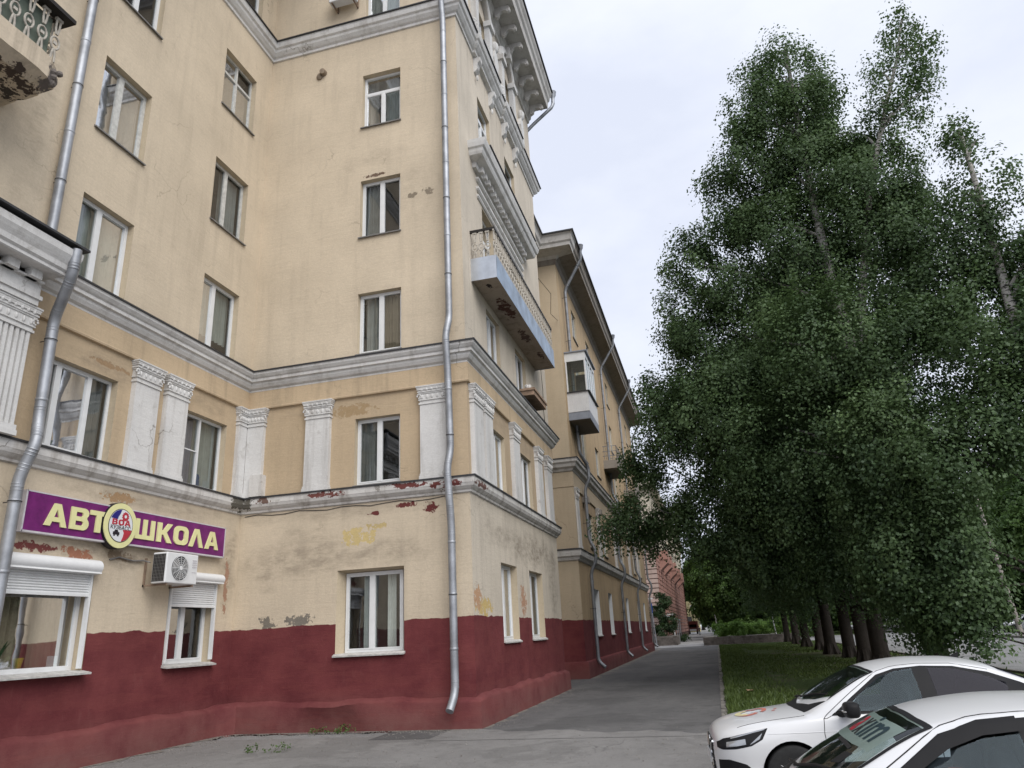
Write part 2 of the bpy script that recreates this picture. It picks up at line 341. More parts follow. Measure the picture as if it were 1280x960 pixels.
def window(parent, P, op, style='double', frame='pvc', dep=.17, reveal='reveal', sill='sill', cur=(), pane='glass', room='room', sill_over=.07, fw=.065, split=.5, splay=0., name='window'):
    u0, u1, z0, z1 = op; fd = dep
    fu0, fu1, fz1 = u0+splay, u1-splay, z1-splay*.5
    a, b, c = fu0+.004, fu1-.004, fz1-.004; zb = z0+.035
    mb = MB()
    d0, d1 = -fd-.07, -fd
    mb.wbox(P, a, a+fw, d0, d1, zb, c); mb.wbox(P, b-fw, b, d0, d1, zb, c); mb.wbox(P, a+fw, b-fw, d0, d1, c-fw, c); mb.wbox(P, a+fw, b-fw, d0, d1, zb, zb+fw)
    lights = []; ia, ib, iz0, iz1 = a+fw, b-fw, zb+fw, c-fw
    def mull(u, w=.045, za=None, zc=None): mb.wbox(P, u-w, u+w, d0+.004, d1+.012, za or iz0, zc or iz1)
    if style == 'double':
        m = ia+(ib-ia)*split; mull(m); lights = [(ia, m-.045, iz0, iz1), (m+.045, ib, iz0, iz1)]
    elif style == 'tee':
        m = (ia+ib)/2; t = iz0+(iz1-iz0)*.68; mb.wbox(P, ia, ib, d0+.004, d1+.012, t-.045, t+.045); mull(m, .04, iz0, t-.045)
        lights = [(ia, m-.04, iz0, t-.045), (m+.04, ib, iz0, t-.045), (ia, ib, t+.045, iz1)]
    elif style == 'cross':
        m = (ia+ib)/2; t = iz0+(iz1-iz0)*.68; mb.wbox(P, ia, ib, d0+.004, d1+.012, t-.04, t+.04); mull(m, .04, iz0, t-.04); mull(m, .03, t+.04, iz1)
        lights = [(ia, m-.04, iz0, t-.04), (m+.04, ib, iz0, t-.04), (ia, m-.03, t+.04, iz1), (m+.03, ib, t+.04, iz1)]
    elif style == 'triple':
        q = [ia+(ib-ia)*k for k in (.24, .70)]; e = ia
        for m in q: mull(m, .04); lights.append((e, m-.04, iz0, iz1)); e = m+.04
        lights.append((e, ib, iz0, iz1))
    elif style == 'single': lights = [(ia, ib, iz0, iz1)]
    elif style == 'screen':      # casement with an insect-screen crossbar
        m = ia+(ib-ia)*split; mull(m, .035); t = iz0+(iz1-iz0)*.5; mb.wbox(P, ia, m-.035, d1-.03, d1-.005, t-.015, t+.015)
        lights = [(ia, m-.035, iz0, iz1), (m+.035, ib, iz0, iz1)]
    # casement edges
    if style in ('double', 'tee', 'triple'):
        for (p, q, r, s_) in lights[:2]:
            e = .03
            mb.wbox(P, p, p+e, d0+.01, d1+.008, r, s_); mb.wbox(P, q-e, q, d0+.01, d1+.008, r, s_); mb.wbox(P, p+e, q-e, d0+.01, d1+.008, s_-e, s_); mb.wbox(P, p+e, q-e, d0+.01, d1+.008, r, r+e)
    w = mb.build(name, M[frame], parent)
    for (p, q, r, s_) in lights:
        g = MB(); jit = random.uniform(-.006, .006); d = (d0+d1)/2
        g.add([P(p-.01, d+jit, r-.01), P(q+.01, d-jit, r-.01), P(q+.01, d-jit*.5, s_+.01), P(p-.01, d+jit*1.2, s_+.01)], [(0, 1, 2, 3)]); g.build('pane', M[pane], w)
    rv = MB(); dd = -fd-.08
    for (A, B) in (((u0, z0), (u0, z1)), ((u1, z0), (u1, z1)), ((u0, z1), (u1, z1)), ((u0, z0), (u1, z0))):
        def inn(q):
            return (min(max(q[0], fu0), fu1), min(q[1], fz1))
        A2, B2 = inn(A), inn(B)
        rv.add([P(A[0], 0, A[1]), P(B[0], 0, B[1]), P(B2[0], dd, B2[1]), P(A2[0], dd, A2[1])], [(0, 1, 2, 3)])
    rv.build('reveal', M[reveal], w)
    sl = MB(); so_ = .03
    sl.add([P(u0-so_, sill_over, z0-.02), P(u1+so_, sill_over, z0-.02), P(u1+so_, sill_over, z0-.055), P(u0-so_, sill_over, z0-.055),
            P(u0-so_, .001, z0+.022), P(u1+so_, .001, z0+.022), P(u1+so_, .001, z0-.035), P(u0-so_, .001, z0-.035),
            P(u0+.002, -fd, z0+.034), P(u1-.002, -fd, z0+.034), P(u0+.002, 0, z0+.022), P(u1-.002, 0, z0+.022)],
           [(0, 1, 2, 3), (0, 1, 5, 4), (3, 2, 6, 7), (0, 3, 7, 4), (1, 2, 6, 5), (8, 9, 11, 10)])
    sl.build('sill', M[sill], w)
    rm = MB(); e = .35; de = -1.7
    x0, x1, y0, y1 = u0-e, u1+e, z0-.5, z1+.3; dq = dd-.01
    rm.add([P(x0, dq, y0), P(x1, dq, y0), P(x1, dq, y1), P(x0, dq, y1), P(x0, de, y0), P(x1, de, y0), P(x1, de, y1), P(x0, de, y1)],
           [(0, 1, 5, 4), (1, 2, 6, 5), (2, 3, 7, 6), (3, 0, 4, 7), (4, 5, 6, 7)]); rm.build('room_interior', M[room], w)
    for (ca, cb, cm, *zz) in cur:      # curtain strips as fractions of the width
        p, q = u0+(u1-u0)*ca, u0+(u1-u0)*cb; n = max(8, int((q-p)/.025)); cv = MB(); zt, zl = z1+.05, z0+(z1-z0)*(zz[0] if zz else 0)-.1
        ph = random.random()*6; vv = []
        for i in range(n+1):
            uq = p+(q-p)*i/n; dq2 = -fd-.22+.03*math.sin(ph+i*.9)+.015*math.sin(i*2.3+ph)
            vv += [P(uq, dq2, zt), P(uq, dq2+.01*math.sin(i), zl)]
        cv.add(vv, [(2*i, 2*i+2, 2*i+3, 2*i+1) for i in range(n)]); cv.build('curtain', M[cm], w)
    return w

def bend(path, r=.18, n=5):
    """round the corners of a polyline"""
    P = [Vector(p) for p in path]; out = [P[0]]
    for i in range(1, len(P)-1):
        a, b, c = P[i-1], P[i], P[i+1]; k = min(r, (a-b).length*.45, (c-b).length*.45)
        s, e = b+(a-b).normalized()*k, b+(c-b).normalized()*k
        for j in range(n+1):
            t = j/n; out.append(s*(1-t)**2 + b*2*t*(1-t) + e*t*t)
    return out+[P[-1]]

def downpipe(label, path, r, mat, collars=(), hopper=None, foot=None, bracket_dir=(0, 1, 0), group='rain downpipes on the facades'):
    b = path[-1]; t = thing('downpipe', label, 'drainpipe', (b[0], b[1], b[2]), group)
    pp = bend(path, .22, 6); mb = MB().tube(pp, r, 14); o = mb.build('pipe', mat, t, True)
    # swaged joints along the straight runs, wall hooks at some of them
    js = MB(); n = 0
    for a, c in zip(path[:-1], path[1:]):
        a, c = Vector(a), Vector(c); L = (c-a).length
        if L < 1.4: continue
        d = (c-a)/L; k = .45
        while k < L-.2:
            q = a+d*k; js.tube([q-d*.035, q-d*.02, q+d*.02, q+d*.035], [r*.99, r*1.09, r*1.09, r*.99], 14, cap=False)
            if n % 2 == 0:
                bk = MB().tube([q+Vector(bracket_dir)*(r+.002), q+Vector(bracket_dir)*(r+.16)], .009, 6)
                bk.tube([q-d*.012, q+d*.012], [r*1.12, r*1.12], 14); bk.build('bracket', M['flash'], t)
            n += 1; k += 1.25
    # crimped elbows
    for i in range(1, len(path)-1):
        B = Vector(path[i])
        for q in (Vector(path[i-1]), Vector(path[i+1])):
            dd = (q-B).normalized()
            for k in (.13, .19, .25):
                if (q-B).length > k*1.6: js.tube([B+dd*(k-.018), B+dd*k, B+dd*(k+.018)], [r*.98, r*1.05, r*.98], 14, cap=False)
    js.build('joint', mat, t, True)['kind'] = 'stuff'
    if hopper:
        x, y, z = hopper
        MB().lathe([(r*.9, z-.42), (r*1.15, z-.30), (r*1.9, z-.18), (r*2.1, z-.02), (r*2.25, z), (r*1.9, z+.02)], (x, y, 0), 14).build('hopper_head', mat, t, True)
    return t

# ================================================================== ground
struct('ground', MB().box(-400, 400, -60, 900, -1.0, -.03), M['road'])
struct('yard_paving', MB().box(-14, -0.35, -30, 16.4, -.3, -.004).box(-.35, 60, -30, 13.2, -.3, -.004), M['asph'])
def grid_sheet(name, x0, x1, y0, y1, z, mat, nx, ny, amp=0., seed=1):
    rng = np.random.default_rng(seed); mb = MB(); v = []
    for j in range(ny+1):
        for i in range(nx+1):
            e = (i in (0, nx))
            v.append((x0+(x1-x0)*i/nx + (rng.uniform(-.05, .05) if e else 0), y0+(y1-y0)*j/ny, z+(0 if e else rng.uniform(-amp, amp))))
    mb.add(v, [(j*(nx+1)+i, j*(nx+1)+i+1, (j+1)*(nx+1)+i+1, (j+1)*(nx+1)+i) for j in range(ny) for i in range(nx)])
    return struct(name, mb, mat, True)
grid_sheet('pavement', -7.6, -.14, 15.9, 78.5, .0, M['path'], 8, 60, 0, 3)
# broken near edge of the darker path surface: a lip of lighter yard asphalt
mb = MB(); xs = np.linspace(-6.2, -.2, 40); v = []
for x in xs: v += [(x, 15.6, .002), (x, 17.3-.22*(x+6)+.18*math.sin(x*3.1)+.07*math.sin(x*11), .004)]
mb.add(v, [(2*i, 2*i+2, 2*i+3, 2*i+1) for i in range(39)]); struct('yard_paving_edge', mb, M['asph'])
struct('far_pavement', MB().box(-6.3, -1.3, 78.6, 300, -.2, .004), M['far_path'])
struct('cross_path', MB().box(-6.3, 9, 78.0, 79.0, -.2, .002), M['far_path'])
# sandy grit along the foot of the plinth
mb = MB()
def strip(pts, wid, z):
    v = []
    for i, (x, y, nx, ny) in enumerate(pts):
        w = wid*(.6+.5*math.sin(i*1.7)+.3*math.sin(i*4.1)); w = max(.05, w); v += [(x, y, z), (x+nx*w, y+ny*w, z-.002)]
    mb.add(v, [(2*i, 2*i+2, 2*i+3, 2*i+1) for i in range(len(pts)-1)])
strip([(-12.22, 6+i*.28, 1, 0) for i in range(42)], .35, .006); strip([(-12.3+i*.25, 17.36, 0, -1) for i in range(28)], .18, .007); strip([(-5.53, 17.4+i*.3, 1, 0) for i in range(38)], .22, .006); strip([(-5.65, 34+i*.6, 1, 0) for i in range(70)], .45, .006)
struct('grit_strip', mb, M['dirt'])
rg = np.random.default_rng(12); mb = MB()
for i in range(2600):
    k = rg.integers(4)
    if k == 0: x, y = -12.1+abs(rg.normal())*.5, rg.uniform(7, 17.3)
    elif k == 1: x, y = rg.uniform(-12.2, -5.4), 17.3-abs(rg.normal())*.35
    elif k == 2: x, y = -5.4+abs(rg.normal())*.3, rg.uniform(17.4, 40)
    else: x, y = rg.uniform(-11, -.5), rg.uniform(9, 17)
    r = rg.uniform(.006, .02); a = rg.uniform(0, 6.28); q = [(x+r*math.cos(a+t_), y+r*math.sin(a+t_), .003) for t_ in (0, 2.1, 4.2)]
    mb.add(q+[(x, y, .003+r*.9)], [(0, 1, 3), (1, 2, 3), (2, 0, 3)])
o = mb.build('gravel', M['kerb']); o['kind'] = 'stuff'; o['label'] = 'scattered grit and small stones on the yard paving'; o['category'] = 'gravel'
# lawn
t = NT('lawn_soil'); p = t.pos(); n1 = t.noise(p, .55, 6, .6); n2 = t.noise(p, 9, 5, .7)
c = t.mix(t.rng(n2, .3, .7), (.030, .048, .014), (.065, .095, .028)); soil = t.mix(n2, (.06, .05, .037), (.12, .10, .078))
xs_ = t.sep(p)
bare = t.math('MULTIPLY', t.rng(n1, .48, .62), t.math('MULTIPLY', t.rng(xs_[0], .6, 2.8), t.rng(xs_[1], 62, 50)))
M['lawn'] = t.bsdf(t.mix(bare, c, soil), .95, t.bump(n2, .8, .03), spec=.1)
grid_sheet('lawn', -.02, 9.0, 13.2, 78.0, .055, M['lawn'], 12, 70, .02, 5)
k = MB()
for i in range(65): k.box(-.16, -.02, 13.2+i*1.0, 14.17+i*1.0, -.1, .025+random.uniform(-.02, .02))
struct('lawn_kerb', k, M['kerb'])
k = MB()
for i in range(65): k.box(9.0, 9.16, 13.2+i*1.0, 14.17+i*1.0, -.1, .12+random.uniform(-.01, .01))
for i in range(120): k.box(20.6, 20.8, -10+i*1.5, -8.55+i*1.5, -.1, .12)
struct('road_kerb', k, M['kerb'])
struct('far_verge', MB().box(20.8, 21.6, -10, 300, -.1, .05).box(33, 120, -10, 300, -.1, .05).box(9.2, 20, 100, 300, -.2, .02), M['lawn'])
struct('far_road', MB().box(21.6, 33, -10, 300, -.1, -.005), M['road'])

# ================================================================== building 1
B1 = thing('apartment_building', 'beige five storey apartment block with red painted base and white pilasters', 'building', (-9, 22, 0))
PA, PB, PC = PX(Xa), PY(Yb), PX(Xc)
opA = dict(G1=(10.45, 12.72, 1.74, 3.72), G2=(15.0, 16.72, 1.72, 3.70), F1=(10.75, 12.66, 5.96, 7.86), F2=(14.97, 16.62, 5.96, 7.86))
for k, z in (('S', 9.76), ('T', 13.6), ('U', 17.62), ('V', 22.0)):
    opA[k+'1'] = (10.98, 12.5, z, z+2.06); opA[k+'2'] = (15.12, 16.7, z, z+2.1)
opB = dict(W0=(-9.34, -7.47, 1.74, 3.80), W1=(-8.92, -7.58, 5.98, 7.86), W2=(-8.92, -7.55, 9.78, 11.70), W3=(-8.91, -7.58, 13.6, 15.60), W4=(-8.91, -7.58, 17.62, 19.70), W5=(-8.85, -7.6, 22.0, 24.1))
opC = {}
for i, (a, b) in enumerate(((19.72, 21.18), (23.22, 24.72))):
    for k, z0, z1 in (('G', 1.84, 3.92), ('F', 5.98, 7.82), ('S', 9.78, 11.66), ('D', 12.62, 15.3), ('U', 17.7, 19.82), ('V', 22.6, 24.4)): opC[k+str(i)] = (a, b, z0, z1)
opC['G0'] = (20.15, 21.9, 1.84, 3.95); opC['G1'] = (23.5, 25.4, 1.84, 3.95)
TOP = 25.9
wall(B1, PA, 3.0, Yb, 0, TOP, list(opA.values()), M['plA'])
wall(B1, PB, Xa, Xc, 0, TOP, list(opB.values()), M['plB'])
wall(B1, PC, Yb, 28.4, 0, TOP, list(opC.values()), M['plC'])
MB().add([(Xc, 28.4, 0), (-7.4, 28.4, 0), (-7.4, 28.4, TOP), (Xc, 28.4, TOP)], [(0, 1, 2, 3)]).build('wall', M['plC'], B1)
MB().box(-24, -7.5, 28.3, 28.4, 0, TOP).box(-24, -23.9, 3, 28.3, 0, TOP).box(-24, Xa, 2.9, 3, 0, TOP).build('back_wall', M['plA'], B1)
PATH = [(Xa, 3.0), (Xa, Yb), (Xc, Yb), (Xc, 28.4), (-7.4, 28.4)]
# plinth ledge: sagging, rounded, uneven
mb = MB(); rng = np.random.default_rng(4)
pts = [(Xa, 3+i*.35) for i in range(41)] + [(Xa+.3+i*.35, Yb) for i in range(18)] + [(Xc, Yb+.01+i*.36) for i in range(31)] + [(-6.2, 28.4), (-7.4, 28.4)]
prof = [(.0, .70), (.06, .675), (.13, .64), (.165, .58), (.17, .30), (.18, .0), (.18, -.1)]
P2 = [Vector(p) for p in pts]; v = []
for i, p in enumerate(P2):
    a, c = P2[max(i-1, 0)], P2[min(i+1, len(P2)-1)]; d1 = (p-a); d2 = (c-p)
    d1 = d1.normalized() if d1.length > 0 else d2.normalized(); d2 = d2.normalized() if d2.length > 0 else d1
    n1, n2 = Vector((d1.y, -d1.x)), Vector((d2.y, -d2.x)); nn = (n1+n2)/(1+n1.dot(n2)) if n1.dot(n2) > -.5 else n1
    j = .03*math.sin(i*.63)+.02*math.sin(i*1.9)
    hole = max(0, 1-abs(p.x+9.5)/1.25) if abs(p.y-Yb) < .05 else 0     # eroded hollow at the foot of the side wall
    for o, z in prof:
        q = o*(1+j*2) if z > .35 else o*(1+j*2)*(1-min(1, hole*2.2)*.85)
        v.append((p.x+nn.x*q, p.y+nn.y*q, z-(.22-.2*min(1, hole*1.6) if z == .30 else 0)+(j if z > .2 else 0)))
kk = len(prof); mb.add(v, [(i*kk+q, i*kk+q+1, (i+1)*kk+q+1, (i+1)*kk+q) for i in range(len(P2)-1) for q in range(kk-1)])
mb.build('plinth_ledge', M['plB'], B1, True)

def cornice(name, path, prof, mat='trim', flash=True, fo=.03, parent=B1):
    MB().sweep(path, prof).build(name, M[mat], parent)
    if flash:
        o, z = prof[-2]; z0 = prof[-1][1]
        MB().sweep(path, [(0, z0+.035), (o+fo, z+.03), (o+fo, z-.012), (o+.006, z-.012), (o+.006, z+.012), (0, z0+.004)]).build('flashing', M['flash'], parent)
PATHA = [(Xa, 10.15)] + PATH[1:]
# string course under the first-floor windows
cornice('string_course', PATH, [(.0, 5.50), (.05, 5.52), (.06, 5.57), (.10, 5.60), (.16, 5.66), (.18, 5.72), (.19, 5.74), (.19, 5.90), (.0, 5.93)], 'trim_dirty')
# main cornice
cornice('main_cornice', PATHA, [(.0, 9.06), (.05, 9.07), (.05, 9.12), (.12, 9.16), (.17, 9.24), (.18, 9.30), (.24, 9.32), (.24, 9.40), (.28, 9.43), (.33, 9.50), (.34, 9.58), (.0, 9.64)], 'trim')
# frieze band resting on the pilasters
MB().sweep(PATHA, [(.0, 8.50), (.075, 8.51), (.085, 8.55), (.075, 8.57), (.07, 9.055), (.0, 9.056)]).build('frieze', M['ochre'], B1)
# upper cornice below the attic storey
prU = [(.0, 21.22), (.05, 21.23), (.06, 21.32), (.12, 21.36), (.20, 21.46), (.22, 21.54), (.28, 21.58), (.31, 21.68), (.32, 21.78), (.0, 21.86)]
cornice('upper_cornice', PATH, prU, 'trim', True, .05)
for a, b in ((19.35, 21.55), (22.95, 25.0)):      # the cornice breaks forward below the attic windows
    MB().sweep([(Xc, a), (Xc+.001, a), (Xc+.001, b), (Xc, b)], [(o+.10 if o else 0, z+.012) for o, z in prU]).build('upper_cornice', M['trim'], B1)
    MB().sweep([(Xc, a-.01), (Xc+.001, b+.01)], [(0, 21.93), (.47, 21.83), (.47, 21.79), (.43, 21.8), (0, 21.88)]).build('flashing', M['flash'], B1)
    for y in (a+.2, b-.2):
        c = MB().prism(lambda u, d, z: (Xc+u, y+d, z), [(0, 21.2), (.26, 21.2), (.25, 21.05), (.16, 20.95), (.13, 20.82), (.16, 20.72), (.06, 20.62), (0, 20.6)], -.13, .13)
        c.blob((Xc+.09, y, 20.42), (.05, .06, .12), 6); c.build('console', M['trim'], B1)

# pilasters
def pilaster(P, u0, u1, z0=5.93, z1=8.50, dep=.13, fluted=False, mat='trim', parent=B1):
    mb = MB(); sh = z1-.52
    if fluted:
        n = 7; w = (u1-u0); mb.wbox(P, u0, u1, 0, dep-.05, z0+.2, sh)
        for i in range(n): a = u0+w*(i+.12)/n; b = u0+w*(i+.72)/n; mb.wbox(P, a, b, dep-.05, dep, z0+.2, sh)
    else: mb.wbox(P, u0, u1, 0, dep, z0+.16, sh)
    mb.wbox(P, u0-.03, u1+.03, 0, dep+.03, z0, z0+.10); mb.wbox(P, u0-.015, u1+.015, 0, dep+.015, z0+.10, z0+.16 if not fluted else z0+.2)
    o = mb.build('pilaster', M[mat], parent)
    cp = MB()
    for (e, za, zc) in ((.025, 0, .05), (.0, .05, .11), (.03, .11, .14), (.015, .14, .30), (.035, .30, .335), (.055, .335, .37), (.04, .37, .40), (.075, .44, .48), (.09, .48, .515)):
        cp.wbox(P, u0-e, u1+e, 0, dep+e, sh+za, sh+zc)
    cp.wbox(P, u0-.06, u1+.06, 0, dep+.07, sh+.40, sh+.44)
    n = max(4, int((u1-u0)/.13))
    for i in range(n): u = u0+(u1-u0)*(i+.5)/n; cp.blob(P(u, dep+.045, sh+.405), (.045, .045, .05), 6)
    for s_, u in ((-1, u0), (1, u1)):
        for k in range(7):
            a = k/6*math.pi*1.5; cp.blob(P(u+s_*.015+math.cos(a)*.05*s_, dep+.02, sh+.235+math.sin(a)*.06), (.028, .028, .028), 5)
    for i in range(5): cp.blob(P(u0+(u1-u0)*(i+.5)/5, dep+.02, sh+.21), (.04, .03, .065), 6)
    cp.build('capital', M[mat], o)
    return o
for u0, u1 in ((13.05, 13.82), (14.1, 14.85)): pilaster(PA, u0, u1)
pilaster(PA, 17.02, 17.385, dep=.11)
for u0, u1 in ((-12.235, -11.72), (-10.38, -9.64), (-6.95, -6.22)): pilaster(PB, u0, u1)
for u0, u1 in ((17.72, 18.55), (18.75, 19.5), (21.85, 22.65), (25.3, 26.05), (26.9, 27.75)): pilaster(PC, u0, u1)
MB().wbox(PB, -12.0, -11.62, .0, .21, 5.95, 6.55).build('patched_block', M['trim_dirty'], B1)

# porch bay at the left edge: fluted pilaster, deep cornice, ragged balcony
pilaster(PX(Xa), 9.28, 10.1, dep=.30, fluted=True)
pilaster(PX(Xa), 7.6, 8.4, dep=.30, fluted=True)
bay = [(Xa, 10.35), (Xa+.35, 10.12), (Xa+.35, 4)]
bayb = [(4, .0), ]
mb = MB(); mb.wbox(PA, 4, 10.02, .0, .42, 8.50, 8.95); mb.wbox(PA, 4, 10.06, .0, .46, 8.62, 8.70)
mb.build('entablature', M['trim'], B1)
mb = MB()
for i in range(9): mb.wbox(PA, 9.62-i*.5, 9.86-i*.5, .42, .60, 8.95, 9.12)
mb.wbox(PA, 4, 10.02, .0, .5, 8.95, 8.99)
mb.build('dentil_row', M['trim'], B1)
mb = MB(); pr = [(-.4, 9.12), (.0, 9.12), (.03, 9.14), (.03, 9.20), (.08, 9.24), (.10, 9.34), (.16, 9.44), (.20, 9.52), (.21, 9.66), (-.4, 9.74)]
mb.sweep([(Xa+.3, 4), (Xa+.80, 4), (Xa+.80, 10.12), (Xa+.02, 10.12)][::-1], [(-o, z) for o, z in pr]); mb.build('porch_cornice', M['trim'], B1)
MB().wbox(PA, 4, 10.40, .0, 1.08, 9.745, 9.79).build('flashing', M['flash'], B1)
# ragged upper balcony
bl = MB(); ed = [(4.0, 0), (4.0, 1.42)] + [(4.4+i*.3, 1.42+random.uniform(-.015, .015)) for i in range(14)] + [(8.55, 1.40), (8.72, 1.30), (8.86, 1.22), (8.80, 1.0), (8.90, .8), (8.84, .5), (8.9, .2), (8.9, 0)]
n = len(ed); v = [PA(u, d, 12.95) for u, d in ed] + [PA(u, d*.985, 12.52) for u, d in ed] + [PA(u-.12*(u > 8), d*.8, 12.36) for u, d in ed]
bl.add(v, [tuple(range(n)), tuple(range(3*n-1, 2*n-1, -1))] + [(r*n+i, r*n+(i+1) % n, (r+1)*n+(i+1) % n, (r+1)*n+i) for r in (0, 1) for i in range(n)])
LB = bl.build('balcony', M['slab_left'], B1)
cr = MB()
for i in range(26): cr.blob(PA(8.55+random.random()*.3, .9+random.random()*.42, 12.55+random.random()*.3), (.06+random.random()*.06, .06+random.random()*.05, .05+random.random()*.05), 5)
cr.build('broken_concrete', simple('bare_concrete', (.17, .15, .135), .95, 0, .3, 12, .5), LB)
# baluster: a flat cast shape, two stems swelling into a ring
def baluster_mesh(h, mat):
    b = MB(); cz = h*.42
    b.tube([(0, -.035, h*.98), (0, -.03, h*.75), (0, -.012, h*.62)], .017, 6); b.tube([(0, .035, h*.98), (0, .03, h*.75), (0, .012, h*.62)], .017, 6)
    ring = [(0, math.cos(a)*.075, cz+math.sin(a)*.13) for a in np.linspace(0, 2*math.pi, 13)]
    b.tube(ring, .017, 6); b.tube([(0, -.01, cz-.13), (0, -.03, cz-.26), (0, -.035, .0)], .018, 6); b.tube([(0, .01, cz-.13), (0, .03, cz-.26), (0, .035, .0)], .018, 6)
    b.box(-.022, .022, -.06, .06, h*.94, h*.995); b.box(-.012, .012, -.03, .03, cz-.03, cz+.03)
    return b.mesh('baluster', mat, True)
bme = baluster_mesh(.93, M['balu'])
for i in range(15): copy_at(bme, 'baluster', LB, (Xa+1.34, 8.6-i*.29, 12.95), 0, (1.3, 1.25, 1.12))
for i in range(4): copy_at(bme, 'baluster', LB, (Xa+.2+i*.3, 8.66, 12.95), math.pi/2, (1.3, 1.25, 1.12))
MB().box(Xa, Xa+1.52, 8.54, 8.82, 14.0, 14.09).box(Xa+1.24, Xa+1.52, 4.2, 8.54, 14.0, 14.09).build('handrail', M['iron'], LB)
MB().box(Xa+1.20, Xa+1.24, 4.3, 8.55, 13.0, 13.95).build('screen_board', M['board_green'], LB)

# windows, courtyard wall
W_ = lambda k, **kw: window(B1, PA, opA[k], **kw)
g1 = W_('G1', style='single', sill='sillw', sill_over=.22, room='roomw', dep=.26, fw=.09, cur=((.62, .95, 'cur_t'), (.0, .5, 'cur_t')))
g2 = W_('G2', style='double', sill='sillw', sill_over=.16, dep=.26, fw=.08)
W_('F1', style='triple', cur=((.22, .72, 'cur_l'), (.7, 1, 'cur_b')), room='roomw'); W_('F2', style='screen', split=.45, cur=((0, .45, 'cur_l'), (.45, 1, 'cur_gr')))
W_('S1', style='double', split=.42, cur=((0, 1, 'cur_gr'),), room='roomw'); W_('S2', style='double', split=.4, cur=((.0, 1, 'cur_gr', .3),))
W_('T1', style='double', split=.45, frame='oldpaint', cur=((0, .42, 'cur_b'), (.46, 1, 'cur_g')), pane='glassd'); W_('T2', style='double', split=.45, frame='oldpaint', cur=((.1, .3, 'cur_t'), (.45, 1, 'cur_g')))
W_('U1', style='double'); W_('U2', style='cross', frame='oldpaint'); W_('V1'); W_('V2')
W_ = lambda k, **kw: window(B1, PB, opB[k], **kw)
W_('W0', style='double', split=.46, dep=.27, splay=.13, sill='sillw', cur=((.3, .5, 'cur_w'), (.64, .78, 'cur_w')), sill_over=.10)
W_('W1', cur=((0, .45, 'cur_b'),)); W_('W2', cur=((.1, .45, 'cur_b'), (.5, 1, 'cur_t'))); W_('W3', cur=((.0, .5, 'cur_b'),)); W_('W4', style='tee', cur=((.5, 1, 'cur_g'), (0, .3, 'cur_b'))); W_('W5', cur=((0, .5, 'cur_w'), (.5, 1, 'cur_w')))
for k, o in opC.items():
    if k[0] == 'G': window(B1, PC, o, 'double', dep=.20, sill='sillw', cur=((0, 1, 'cur_w'),), room='roomw')
    elif k[0] == 'D': window(B1, PC, o, 'tee', dep=.2, cur=((.4, .6, 'cur_b'),))
    else: window(B1, PC, o, 'double' if k[0] != 'U' else 'tee', dep=.12, cur=((0, .5, 'cur_g'),) if k in ('F0', 'S0', 'U0') else ())
# roller shutters of the driving-school windows
def shutter(w, P, u0, u1, zb, z0, z1):
    mb = MB(); n = 12; v = []
    cs = [(-.02, zb), (.19, zb+.02)] + [(.05+.16*math.cos(a), (zb+z1)/2+.0+(z1-zb)/2*math.sin(a)) for a in np.linspace(-.7, 1.35, n)] + [(-.02, z1)]
    k = len(cs)
    for u in (u0-.06, u1+.10): v += [P(u, d, z) for d, z in cs]
    mb.add(v, [tuple(range(k)), tuple(range(2*k-1, k-1, -1))] + [(i, (i+1) % k, k+(i+1) % k, k+i) for i in range(k)]); mb.build('shutter_box', M['pvc'], w, True)
    sl = MB(); zz = zb
    while zz > z0:
        v = []
        pr = [(.02, zz), (.035, zz-.012), (.038, zz-.030), (.02, zz-.044), (.016, zz-.05)]
        for u in (u0+.05, u1-.0): v += [P(u, d-.03, z) for d, z in pr]
        sl.add(v, [(i, i+1, 6+i, 5+i) for i in range(4)]); zz -= .05
    sl.wbox(P, u0+.05, u1, -.03, .02, z0-.05, z0); sl.build('shutter_slats', M['pvc'], w)
    for u in (u0-.02, u1-.0): MB().wbox(P, u, u+.05, -.06, .035, 1.80, zb+.01).build('guide_rail', M['pvc'], w)
shutter(g1, PA, 10.3, 12.62, 3.60, 3.22, 3.90); shutter(g2, PA, 15.05, 16.68, 3.60, 3.08, 3.86)
# things on the big window's sill
t = thing('flower_pot', 'yellow flower pot on the sill behind the large shuttered window', 'flower pot', (Xa-.42, 11.55, 1.84))
pt = MB().lathe([(.05, 1.84), (.055, 1.845), (.085, 2.02), (.092, 2.02), (.092, 2.05), (.075, 2.05)], (Xa-.42, 11.62, 0), 14).build('pot', simple('yellow_plastic', (.55, .46, .02), .4), t, True)
def leafy(c, n, h, s, seed):
    rg = random.Random(seed); mb = MB()
    for i in range(n):
        a = rg.random()*6.28; l = h*(.5+rg.random()*.6); tip = Vector((c[0]+math.cos(a)*l*.5, c[1]+math.sin(a)*l*.5, c[2]+l)); b = Vector(c); mid = (b+tip)/2+Vector((0, 0, l*.15))
        sd = Vector((-math.sin(a), math.cos(a), 0))*s
        mb.add([b-sd*.3, b+sd*.3, mid+sd, mid-sd, tip], [(0, 1, 2, 3), (3, 2, 4)])
    return mb
M['houseplant'] = simple('houseplant_leaf', (.03, .07, .03), .6)
leafy((Xa-.42, 11.62, 2.04), 9, .22, .02, 2).build('leaves', M['houseplant'], t)
